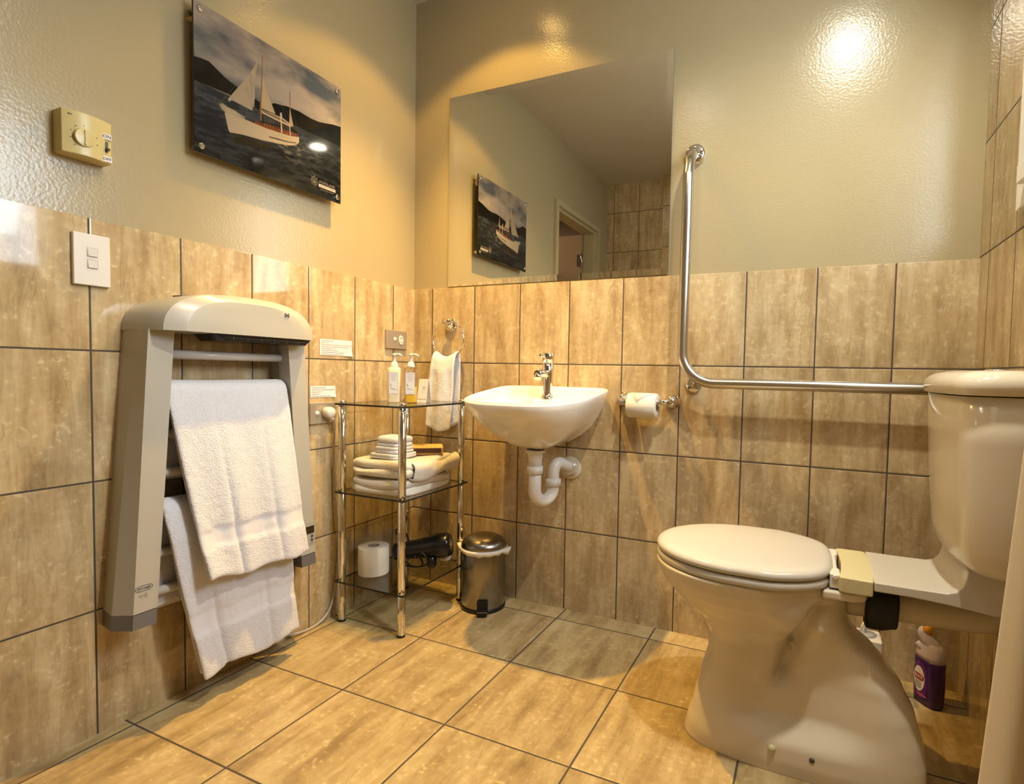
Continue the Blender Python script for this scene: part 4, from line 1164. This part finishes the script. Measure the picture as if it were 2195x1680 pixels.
# hair dryer with its cord
t = thing('hair_dryer', 'black hair dryer with its cord wrapped round it on the lowest shelf', 'hair dryer', (0.20, -0.22, LOW))
dv = Vector((0.190, 0.085, 0.034)).normalized()
b0 = Vector((0.150, -0.268, 0.208))
def dp(a): return b0 + dv * a
g = G(); g.tube([dp(-0.012), dp(-0.010), dp(0.03), dp(0.075), dp(0.12), dp(0.155), dp(0.185), dp(0.198), dp(0.200)], [0.025, 0.029, 0.031, 0.034, 0.040, 0.044, 0.043, 0.038, 0.028], 32); mesh('barrel', g, M_black, t)
hh = dp(0.125)
g = G(); g.tube([hh + Vector((0, 0, -0.02)), hh + Vector((0.010, -0.012, -0.045)), hh + Vector((0.018, -0.020, -0.062)), hh + Vector((0.022, -0.024, -0.0655))], [0.020, 0.018, 0.016, 0.008], 24); mesh('handle', g, M_black, t)
g = G()
cpts = []
for k in range(64):
    q = k / 63 * 2 * math.pi * 2.6
    cpts.append(dp(0.055 + 0.045 * math.sin(k * 0.35)) + Vector((0.052 * math.cos(q) * 0.7, -0.048 * math.cos(q) * 0.5, max(-0.070, 0.046 * math.sin(q) - 0.020))))
g.tube([(p.x, p.y, max(p.z, LOW + 0.004)) for p in cpts], 0.0030, 8)
g.tube([cpts[0], (0.10, -0.22, 0.26), (0.085, -0.15, 0.24), (0.10, -0.12, LOW + .004)], 0.003, 8, smoothpath=8)
g.v = [(a, b_, max(c_, LOW + 0.0006)) for a, b_, c_ in g.v]
mesh('cord', g, M_black, t)

t = thing('small_jar', 'small glass jar with a white lid on the lowest shelf beside the bin', 'jar', (0.283, -0.150, LOW))
g = G(); g.lathe([(0.0, 0.0), (0.019, 0.0), (0.020, 0.004), (0.020, 0.020), (0.018, 0.024)], (0.283, -0.158, LOW), (0, 0, 1), 28, cap=False); mesh('jar_glass', g, M_clearbottle, t)
g = G(); g.lathe([(0.0, 0.0335), (0.019, 0.0335), (0.021, 0.031), (0.021, 0.024), (0.0, 0.024)], (0.283, -0.158, LOW), (0, 0, 1), 28, cap=False); mesh('lid', g, M_pvc, t)

# ------------------------------------------------------------------ pedal bin
BX, BY = 0.421, -0.112
bn = thing('pedal_bin', 'small brushed steel pedal bin with a white liner beside the shelf unit', 'bin', (BX, BY, 0))
g = G(); g.lathe([(0.0, 0.012), (0.079, 0.012), (0.080, 0.016), (0.0815, 0.222), (0.080, 0.226), (0.078, 0.226)], (BX, BY, 0), (0, 0, 1), 64, cap=False); mesh('bin_body', g, M_brushed, bn)
g = G(); g.lathe([(0.0, 0.0), (0.078, 0.0), (0.083, 0.004), (0.083, 0.012), (0.081, 0.016), (0.0, 0.016)], (BX, BY, 0), (0, 0, 1), 48, cap=False); mesh('bin_base', g, M_black, bn)
g = G(); g.lathe([(0.083, 0.229), (0.084, 0.232), (0.082, 0.240), (0.074, 0.252), (0.058, 0.263), (0.038, 0.271), (0.018, 0.2755), (0.0, 0.277)], (BX, BY, 0), (0, 0, 1), 64, cap=False); mesh('lid', g, M_brushed, bn)
g = G(); d_ = Vector((0.50, -0.86, 0)).normalized(); sx_ = Vector((0.86, 0.50, 0))
c0 = Vector((BX, BY, 0)) + d_ * 0.080
def pedal(w0, w1, a, b, za, zb):
    vs = []
    for q in (a, b):
        for zz in (za, zb):
            for ww in (-w0, w0): vs.append(c0 + d_ * q + sx_ * ww + Vector((0, 0, zz)))
    return vs
fc = [(0, 1, 3, 2), (4, 6, 7, 5), (0, 2, 6, 4), (1, 5, 7, 3), (2, 3, 7, 6), (0, 4, 5, 1)]
g.add(pedal(0.020, 0, 0.0, 0.012, 0.018, 0.050), fc); g.add(pedal(0.017, 0, 0.004, 0.030, 0.006, 0.018), fc); mesh('pedal', g, M_black, bn, bevel=0.001)
g = G(); g.add(pedal(0.019, 0, 0.010, 0.031, 0.019, 0.0215), fc); mesh('pedal_plate', g, M_satin, bn)
g = G()
rings = [[], [], []]
for i in range(72):
    q = 2 * math.pi * i / 72
    q0 = math.atan2(d_.y, d_.x)
    dd = abs((q - math.radians(10) + math.pi) % (2 * math.pi) - math.pi)
    tuft = 0.020 * math.exp(-(dd / 0.22) ** 2)
    d2 = abs((q - math.radians(195) + math.pi) % (2 * math.pi) - math.pi)
    tuft += 0.016 * math.exp(-(d2 / 0.25) ** 2)
    wv_ = 0.003 * nz(math.cos(q) * 4, math.sin(q) * 4, 2)
    for j, (r, z) in enumerate(((0.0815, 0.228), (0.0875 + tuft + wv_, 0.222 + tuft * 0.5), (0.0835 + tuft * 0.7 + wv_, 0.210 - wv_ * 3 - tuft * 0.2))):
        rings[j].append((BX + r * math.cos(q), BY + r * math.sin(q), z))
g.loft(rings, False, False); mesh('bin_liner', g, pm('white plastic bag', (0.82, 0.78, 0.72), 0.45), bn, solid=0.001)

# ------------------------------------------------------------------ toilet paper holder and roll
t = thing('paper_holder', 'chrome toilet paper holder with two ball ends on the tiles', 'toilet paper holder', (1.0, 0, 0.785))
for x in (0.915, 1.083):
    s = 1 if x < 1 else -1
    g = G(); g.lathe([(0.026, 0.0), (0.026, 0.004), (0.021, 0.007), (0.021, 0.012), (0.023, 0.014), (0.019, 0.026), (0.012, 0.034), (0.0, 0.036)], (x, -0.0003, 0.784), (0, -1, 0), 32, cap=False)
    g.tube([(x, -0.028, 0.784), (x + s * 0.008, -0.050, 0.783), (x + s * 0.022, -0.056, 0.783)], [0.010, 0.008, 0.010], 16, smoothpath=4)
    mesh('mounting_post', g, M_chrome, t)
g = G(); g.tube([(0.930, -0.056, 0.783), (1.066, -0.056, 0.783)], 0.008, 20); mesh('spindle', g, M_chrome, t)
t = thing('toilet_roll', 'white toilet roll with its end folded to a point hanging on the chrome holder', 'toilet roll', (1.0, -0.056, 0.768))
RC = (-0.056, 0.7685); RX0, RX1, RRr = 0.948, 1.046, 0.0405
g = G(); g.lathe([(0.019, 0.0), (0.039, 0.0), (0.0405, 0.002), (0.0405, 0.096), (0.039, 0.098), (0.019, 0.098)], (RX0, RC[0], RC[1]), (1, 0, 0), 48, cap=False); mesh('paper', g, M_tissue, t)
g = G(); g.lathe([(0.0193, 0.0), (0.0193, 0.098), (0.0185, 0.098), (0.0185, 0.0)], (RX0, RC[0], RC[1]), (1, 0, 0), 32, cap=False); mesh('core', g, M_card, t)
g = G(); nA = 14; v = []; f = []
for i in range(nA + 1):        # folded point wraps over the top toward the front
    a = math.radians(75 + i / nA * 88)
    yy = RC[0] + math.cos(a) * (RRr + 0.0015); zz = RC[1] + math.sin(a) * (RRr + 0.0015)
    k = min(1.0, i / nA)
    xl = RX0 + 0.001 + 0.036 * max(0, k - 0.15) / 0.85; xr = RX1 - 0.001 - 0.060 * max(0, k - 0.15) / 0.85
    v += [(xl, yy, zz), (xr, yy, zz)]
for i in range(nA): f.append((2 * i, 2 * i + 1, 2 * i + 3, 2 * i + 2))
g.add(v, f, 0, True); mesh('folded_point', g, M_tissue, t, solid=0.0008)

# ------------------------------------------------------------------ grab rail
t = thing('grab_rail', 'long L shaped satin steel grab rail on the wall beside the toilet', 'grab rail', (1.13, 0, 0.85))
gy = -0.078
pts = [(1.134, -0.006, 1.588), (1.132, -0.030, 1.575), (1.130, -0.060, 1.545), (1.130, gy, 1.500)]
P1 = catmull([Vector(p) for p in pts], 6)
P1 += [Vector((1.1295, gy, 1.35)), Vector((1.1275, gy, 0.975))]
bc = (1.2275, 0.949)
P1 += [Vector((bc[0] - 0.100 * math.cos(q), gy, bc[1] - 0.100 * math.sin(q))) for q in [math.pi / 2 * i / 14 for i in range(1, 15)]]
P1 += [Vector((1.5, gy, 0.849)), Vector((1.80, gy, 0.848)), Vector((1.85, gy + 0.01, 0.848)), Vector((1.875, -0.045, 0.848)), Vector((1.880, -0.006, 0.848))]
g = G(); g.tube(P1, 0.0165, 28); mesh('rail', g, M_satin, t)
for (x, z) in ((1.134, 1.590), (1.152, 0.842), (1.872, 0.848)):
    y0 = -0.0004 if z < 1.2 else P - 0.0004
    g = G(); g.lathe([(0.032 if z > 1 else 0.026, 0.0), (0.032 if z > 1 else 0.026, 0.006 + (P if z > 1.2 else 0)), (0.026 if z > 1 else 0.020, 0.010 + (P if z > 1.2 else 0)), (0.0, 0.0105 + (P if z > 1.2 else 0))], (x, y0, z), (0, -1, 0), 32, cap=False)
    if z < 1.2: g.tube([(x, -0.004, z), (x, gy + 0.01, z + 0.006)], 0.008, 14)
    fl = mesh('mounting_flange', g, M_chrome, t)
    rr = 0.021 if z > 1 else 0.017
    for q in (math.radians(200), math.radians(-20), math.radians(90)) if z > 1 else (math.radians(215), math.radians(-40)):
        g = G()
        g.lathe([(0.0045, 0.0), (0.004, 0.003), (0.0, 0.0035)], (x + rr * math.cos(q), -0.0095, z + rr * math.sin(q)), (0, -1, 0), 12, cap=False)
        mesh('screw', g, M_satin if z > 1 else M_print, fl)

# ------------------------------------------------------------------ toilet
YC = -0.455
to = thing('toilet', 'white toilet with closed lid and a raised cistern on the right wall', 'toilet', (1.50, YC, 0))


def interp(tab, z):
    for (z0, a), (z1, b_) in zip(tab, tab[1:]):
        if z0 <= z <= z1:
            t_ = (z - z0) / (z1 - z0); t_ = t_ * t_ * (3 - 2 * t_) * 0.35 + t_ * 0.65
            return a + (b_ - a) * t_
    return tab[-1][1] if z > tab[-1][0] else tab[0][1]


XF_ = [(0.0, 1.243), (0.03, 1.249), (0.075, 1.262), (0.151, 1.278), (0.213, 1.294), (0.261, 1.297), (0.304, 1.276), (0.336, 1.232), (0.381, 1.183), (0.405, 1.168), (0.425, 1.162)]
XR_ = [(0.0, 1.758), (0.05, 1.757), (0.091, 1.750), (0.15, 1.733), (0.203, 1.708), (0.25, 1.672), (0.273, 1.652), (0.297, 1.622), (0.32, 1.603), (0.346, 1.594), (0.385, 1.592), (0.425, 1.600)]
HW_ = [(0.0, 0.112), (0.03, 0.114), (0.06, 0.112), (0.12, 0.108), (0.20, 0.104), (0.26, 0.106), (0.30, 0.116), (0.336, 0.136), (0.37, 0.157), (0.40, 0.170), (0.425, 0.175)]


def pan_ring(z, N=220, grow=0.0):
    xf, xr, hw = interp(XF_, z) - grow, interp(XR_, z) + grow, interp(HW_, z) + grow
    top = max(0, min(1, (z - 0.30) / 0.12))
    out = []
    for i in range(N):
        q = 2 * math.pi * i / N; c, s_ = math.cos(q), math.sin(q)
        L = (xr - xf)
        # centre of the wide part
        xc = xf + L * (0.50 * (1 - top) + 0.46 * top)
        ef = 0.62 * (1 - top) + 0.95 * top; er = 0.68 * (1 - top) + 0.70 * top
        if c < 0: x = xc - (xc - xf) * abs(c) ** ef; 
        else: x = xc + (xr - xc) * abs(c) ** er
        y = hw * math.copysign(abs(s_) ** (0.72 * (1 - top) + 0.95 * top), s_)
        u = (x - xf) / L
        # hind part narrows at the top (hinge shelf)
        if top > 0 and u > 0.62: y *= 1 - top * 0.38 * min(1, (u - 0.62) / 0.3)
        # sculpted recess in the sides: between front pillar and rear hump, with a curved groove
        side = abs(s_) ** 0.5
        dep = 0.0
        if z > 0.03:
            cxr = 1.505 - 0.10 * max(0, 0.2 - z)
            wr = 0.100 + 0.05 * (1 - z / 0.42)
            dep += 0.034 * math.exp(-((x - cxr) / wr) ** 4) * smooth(z, 0.058, 0.125) * (1 - smooth(z, 0.27, 0.36))
            # groove: arc from (1.45,.15) up to (1.60,.34)
            gx = 1.452 + 0.088 * max(0, (z - 0.17) / 0.23) ** 1.6
            if 0.14 < z < 0.40:
                fade = smooth(z, 0.165, 0.215) * (1 - smooth(z, 0.375, 0.398))
                dx = x - gx
                dep += fade * (0.042 * math.exp(-(dx / 0.009) ** 2) if dx < 0 else 0.042 * math.exp(-(dx / 0.026) ** 2))
                dep -= fade * 0.008 * math.exp(-((dx + 0.038) / 0.022) ** 2)
        y = math.copysign(max(abs(y) - dep * side, 0.001), y)
        out.append((x, YC + y, z))
    return out


def smooth(x, a, b_):
    t_ = max(0, min(1, (x - a) / (b_ - a))); return t_ * t_ * (3 - 2 * t_)


g = G(); zs_ = [0.0, 0.004] + [0.004 + 0.418 * i / 84 for i in range(1, 85)]
R = [pan_ring(z) for z in zs_]
R.append([(a + (1.38 - a) * 0.012, b_ + (YC - b_) * 0.02, 0.4255) for a, b_, c_ in R[-1]])
g.loft(R, True, True); pan = mesh('pan', g, M_china, to)
# the rear shelf lip of the pan under the hinge block
g = G(); g.prism([(1.54, YC - 0.108), (1.600, YC - 0.104), (1.622, YC - 0.092), (1.628, YC - 0.07), (1.628, YC + 0.07), (1.622, YC + 0.092), (1.600, YC + 0.104), (1.54, YC + 0.108)], 2, 0.405, 0.424); mesh('rear_shelf', g, M_china, pan, bevel=0.006, bseg=4)
g = G(); g.lathe([(0.0, 0.0062), (0.0065, 0.005), (0.0085, 0.0), (0.0085, -0.006)], (1.452, -0.5675, 0.054), (0, -1, 0.06), 20, cap=False); mesh('screw_cap', g, M_cream, pan)
g = G(); g.lathe([(0.0055, -0.006), (0.0055, 0.0016), (0.0, 0.0017)], (1.533, -0.5675, 0.052), (0, -1, 0.06), 20, cap=False); mesh('screw_hole', g, M_print, pan)


def seat_ring(z, grow=0.0, N=96, back=1.560, front=1.161):
    out = []
    xf, xb = front - grow, back + grow * 0.6
    xc = 1.372
    for i in range(N):
        q = 2 * math.pi * i / N; c, s_ = math.cos(q), math.sin(q)
        if c < 0: x = xc + (xc - xf) * -abs(c) ** 0.98; y = (0.182 + grow) * math.copysign(abs(s_) ** 1.0, s_)
        else:
            x = xc + (xb - xc) * abs(c) ** 0.48; y = (0.182 + grow) * math.copysign(abs(s_) ** 0.55, s_)
            k = max(0, (x - 1.44) / (xb - 1.44)); y *= 1 - 0.20 * k ** 1.0
        out.append((x, YC + 0.006 + y, z))
    return out


g = G(); g.loft([seat_ring(0.4262, -0.008), seat_ring(0.4275, -0.001), seat_ring(0.432, 0.001), seat_ring(0.442, 0.0), seat_ring(0.4455, -0.006)], True, True); mesh('seat', g, M_seat, to)
g = G(); R = [seat_ring(0.4465, -0.006), seat_ring(0.449, 0.0), seat_ring(0.455, 0.002), seat_ring(0.461, 0.0), seat_ring(0.4655, -0.006), seat_ring(0.4685, -0.016), seat_ring(0.4700, -0.032)]
last = R[-1]
for k, zz in ((0.75, 0.4712), (0.4, 0.4722), (0.1, 0.4725)):
    R.append([(1.37 + (a - 1.37) * k, YC + (b_ - YC) * k, zz) for a, b_, c_ in last])
g.loft(R, True, True); mesh('lid', g, M_seat, to)
# hinge strip, cream block
g = G()
for y in (YC - 0.075, YC + 0.075): g.box((1.553, y - 0.022, 0.428), (1.573, y + 0.022, 0.458))
g.tube([(1.564, YC - 0.10, 0.452), (1.564, YC + 0.10, 0.452)], 0.0055, 12); mesh('hinge', g, M_plastic, to, bevel=0.002)
g = G()
def slab(x0, x1, y0, y1, z0, z1, rx=0.010, cur=0.0):
    pts = []
    for (x, y, sx_, sy_) in ((x0, y0, 1, 1), (x1, y0, -1, 1), (x1, y1, -1, -1), (x0, y1, 1, -1)): pts.append((x + sx_ * 0, y))
    return pts
g.prism([(1.570, YC - 0.104), (1.578, YC - 0.110), (1.633, YC - 0.110), (1.640, YC - 0.06), (1.642, YC), (1.640, YC + 0.06), (1.633, YC + 0.110), (1.578, YC + 0.110), (1.570, YC + 0.104), (1.576, YC + 0.05), (1.578, YC), (1.576, YC - 0.05)], 2, 0.4255, 0.4585); mesh('cream_cover', g, M_cream, to, bevel=0.004, bseg=3)
# linking deck sweeping up to the cistern
prof = [(1.6345, 0.4585), (1.70, 0.4580), (1.758, 0.4585), (1.772, 0.463), (1.782, 0.475), (1.787, 0.492), (1.789, 0.5085), (1.9065, 0.5085), (1.9065, 0.428), (1.83, 0.428), (1.76, 0.435), (1.70, 0.439), (1.6345, 0.439)]
g = G(); g.prism(prof, 1, YC - 0.112, YC + 0.112); mesh('linking_deck', g, M_seat, to, bevel=0.003)
# flush pipe and black connector below the deck
g = G(); g.tube([(1.590, YC, 0.372), (1.66, YC, 0.376), (1.76, YC, 0.380), (1.83, YC, 0.384), (1.865, YC, 0.396), (1.875, YC, 0.430)], [0.030, 0.030, 0.033, 0.036, 0.036, 0.036], 32, smoothpath=5); mesh('flush_pipe', g, pm('cream pipe', (0.48, 0.42, 0.31), 0.35), to)
g = G()
RN = 40; rg = []
for xx, rr in ((1.628, 0.030), (1.630, 0.043), (1.640, 0.0445), (1.662, 0.044), (1.684, 0.0455), (1.690, 0.045), (1.692, 0.032)):
    ring = []
    for i in range(RN):
        q = 2 * math.pi * i / RN; dwn = max(0, -math.sin(q)) ** 2
        ring.append((xx + 0.004 * nz(q, xx * 30), YC + rr * math.cos(q), 0.377 + rr * math.sin(q) - 0.014 * dwn * (1.0 if xx < 1.67 else 0.35)))
    rg.append(ring)
g.loft(rg, True, True); mesh('rubber_connector', g, M_rubber, to)


def cist_ring(z, x0, half, rad=0.05, N=24, bow=0.012):
    """rounded rectangle against the right wall; front at x0"""
    out = []
    xb = W - 0.0005
    def corner(cx_, cy_, a0):
        return [(cx_ + rad * math.cos(a0 + math.pi / 2 * k / 8), cy_ + rad * math.sin(a0 + math.pi / 2 * k / 8)) for k in range(9)]
    pts = [(xb, YC - half), (xb, YC + half)]
    pts += corner(x0 + rad, YC + half - rad, math.pi / 2)
    for k in range(1, 8):
        s = k / 8; y = (half - rad) * (1 - 2 * s); pts.append((x0 - bow * (1 - (1 - 2 * s) ** 2), YC + y))
    pts += corner(x0 + rad, YC - half + rad, math.pi)
    return [(a, b_, z) for a, b_ in pts]


ci = G(); ci.loft([cist_ring(0.5095, 1.800, 0.150), cist_ring(0.513, 1.790, 0.162), cist_ring(0.530, 1.776, 0.174), cist_ring(0.56, 1.768, 0.180), cist_ring(0.66, 1.760, 0.184), cist_ring(0.76, 1.755, 0.187), cist_ring(0.8445, 1.752, 0.188)], True, True); cs = mesh('cistern', ci, M_china, to)
ci = G(); ci.loft([cist_ring(0.8465, 1.752, 0.188), cist_ring(0.8485, 1.744, 0.196), cist_ring(0.868, 1.743, 0.197), cist_ring(0.880, 1.749, 0.191), cist_ring(0.888, 1.760, 0.180), cist_ring(0.8925, 1.778, 0.162), cist_ring(0.8935, 1.80, 0.14)], True, True); mesh('cistern_lid', ci, M_china, cs)
g = G(); g.lathe([(0.022, 0.893), (0.022, 0.896), (0.018, 0.898), (0.0, 0.898)], (1.845, YC, 0), (0, 0, 1), 28, cap=False); mesh('flush_button', g, M_chrome, cs)

# ------------------------------------------------------------------ toilet cleaner bottle
bx, by = 1.822, -0.098
t = thing('toilet_cleaner_bottle', 'purple toilet cleaner bottle with a bent white neck on the floor behind the toilet', 'bottle', (bx, by, 0))
def oval(a, b_, cx_, z, e=0.75, N=36, ang=-0.95):
    o_ = []
    for i in range(N):
        q = 2 * math.pi * i / N; c, s_ = math.cos(q), math.sin(q)
        X = a * math.copysign(abs(c) ** e, c); Y = b_ * math.copysign(abs(s_) ** e, s_)
        o_.append((bx + cx_ + X * math.cos(ang) - Y * math.sin(ang), by + X * math.sin(ang) + Y * math.cos(ang), z))
    return o_
M_purple = pm('purple bottle plastic', (0.045, 0.012, 0.11), 0.18)
M_milky = pm('milky bottle top', (0.52, 0.44, 0.46), 0.3, var=0.08)
g = G(); g.loft([oval(0.034, 0.020, 0, 0.0), oval(0.038, 0.024, 0, 0.006), oval(0.039, 0.025, 0, 0.05), oval(0.038, 0.025, 0, 0.120), oval(0.0375, 0.0245, 0, 0.1235)], True, True); bb = mesh('bottle_body', g, M_purple, t)
g = G(); g.loft([oval(0.0375, 0.0245, 0, 0.1232), oval(0.037, 0.024, 0, 0.135), oval(0.034, 0.022, 0.001, 0.150), oval(0.026, 0.019, 0.002, 0.163), oval(0.014, 0.014, -0.002, 0.170)], True, True)
g.tube([(bx + 0.008, by - 0.004, 0.152), (bx - 0.003, by, 0.168), (bx - 0.014, by + 0.004, 0.181), (bx - 0.018, by + 0.005, 0.192), (bx - 0.013, by + 0.004, 0.199)], [0.020, 0.0165, 0.0135, 0.012, 0.011], 20, smoothpath=4)
g.tube([(bx - 0.006, by, 0.140), (bx - 0.022, by + 0.004, 0.152), (bx - 0.031, by + 0.008, 0.160)], [0.012, 0.009, 0.007], 16, smoothpath=4)
mesh('bottle_neck', g, M_milky, t)
g = G(); g.tube([(bx - 0.014, by + 0.004, 0.196), (bx - 0.004, by + 0.001, 0.2035), (bx + 0.002, by, 0.204)], [0.0125, 0.0125, 0.008], 20); mesh('cap', g, pm('orange cap', (0.70, 0.30, 0.015), 0.3), t)
ang = -0.95
def lab(u, v_, d=0.0006):   # a point on the broad face that looks toward the room (-y side)
    X = u; Y = -(0.0253 * (1 - (abs(X) / 0.040) ** 2.67) ** 0.375 + d)
    return (bx + X * math.cos(ang) - Y * math.sin(ang), by + X * math.sin(ang) + Y * math.cos(ang), v_)
def patch(cu, cv, ru, rv, d, e=1.0, N=28):
    g = G(); c = [lab(cu, cv, d)]; v = []
    rgs = []
    for k in (0.05, 0.35, 0.7, 1.0):
        rgs.append([lab(cu + k * ru * math.copysign(abs(math.cos(q)) ** e, math.cos(q)), cv + k * rv * math.copysign(abs(math.sin(q)) ** e, math.sin(q)), d) for q in [2 * math.pi * i / N for i in range(N)]])
    g.loft(rgs, True, False); return g
lb = mesh('front_label', patch(-0.006, 0.066, 0.024, 0.048, 0.0005, .8), pm('violet label', (0.11, 0.02, 0.17), 0.3), t)
mesh('label_oval', patch(-0.008, 0.068, 0.0185, 0.034, 0.0009), M_paperwhite, lb)
mesh('label_stripe', patch(0.002, 0.027, 0.016, 0.004, 0.0009), pm('pink label', (0.40, 0.07, 0.22), 0.4), lb)
mesh('label_red_band', patch(-0.008, 0.073, 0.0165, 0.0085, 0.0013, .6), pm('red label', (0.38, 0.01, 0.02), 0.4), lb)
rl = Matrix.Rotation(ang, 3, 'Z') @ ROT_BACK
text('label_lettering', 'DUCK', 0.0125, Vector(lab(-0.008, 0.073, 0.0019)), rl, M_paperwhite, lb, sx=0.85)
g = G()
for k in range(4): 
    a = lab(-0.018, 0.060 - k * 0.005, 0.0014); b_ = lab(0.001, 0.060 - k * 0.005, 0.0014); g.tube([a, b_], 0.0006, 6)
mesh('label_print', g, M_print, lb)

# ------------------------------------------------------------------ toilet brush behind the pan
t = thing('toilet_brush', 'white toilet brush holder with a steel handle behind the toilet pan', 'toilet brush', (1.672, -0.115, 0))
g = G(); g.box((1.632, -0.155, 0.0), (1.704, -0.080, 0.165)); mesh('holder', g, M_plastic, t, bevel=0.006, bseg=3)
g = G(); g.lathe([(0.024, 0.165), (0.024, 0.168), (0.015, 0.171), (0, 0.1715)], (1.668, -0.118, 0), (0, 0, 1), 28, cap=False); mesh('brush_collar', g, pm('grey collar', (0.33, 0.33, 0.33), 0.4), t)
g = G(); g.tube([(1.660, -0.118, 0.168), (1.660, -0.118, 0.262)], 0.0075, 16); mesh('brush_handle', g, M_chrome, t)

# ------------------------------------------------------------------ shower curtain gathered at the right
t = thing('shower_curtain', 'cream white shower curtain gathered at the right edge of the view', 'curtain', (1.80, -1.15, 0.05))
def curt(u, v):
    z = 0.05 + u * 1.97
    x0 = 1.655 + 0.0640 * min(z, 1.2) + 0.02 * max(0, z - 1.2)
    x1 = W - 0.012
    x = x0 + (x1 - x0) * v
    y = -1.13 + 0.020 * math.sin(v * 21 + 2.6) * (0.75 + 0.25 * math.sin(z * 1.3)) + 0.012 * nz(v * 5, z * 1.2)
    return (x, y, z)
sheet('curtain_cloth', curt, 40, 110, 0.0014, pm('curtain fabric', (0.80, 0.74, 0.62), 0.8, sheen=0.2), t, 1)
for k in range(7):
    g = G()
    xx = 1.705 + k * 0.030
    g.tube([(xx, -1.13 + 0.021 * math.cos(q), 2.030 + 0.021 * math.sin(q)) for q in [2 * math.pi * i / 20 for i in range(21)]], 0.0018, 8)
    mesh('curtain_ring', g, M_plastic, t)
t = thing('curtain_rod', 'chrome shower curtain rod fixed to the right wall', 'curtain rod', (1.66, -1.13, 2.03))
g = G(); g.tube([(1.42, YF + 0.001, 2.035), (1.42, -1.25, 2.035), (1.435, -1.17, 2.035), (1.50, -1.13, 2.035), (W - 0.001, -1.13, 2.035)], 0.0125, 20); mesh('rod', g, M_chrome, t)
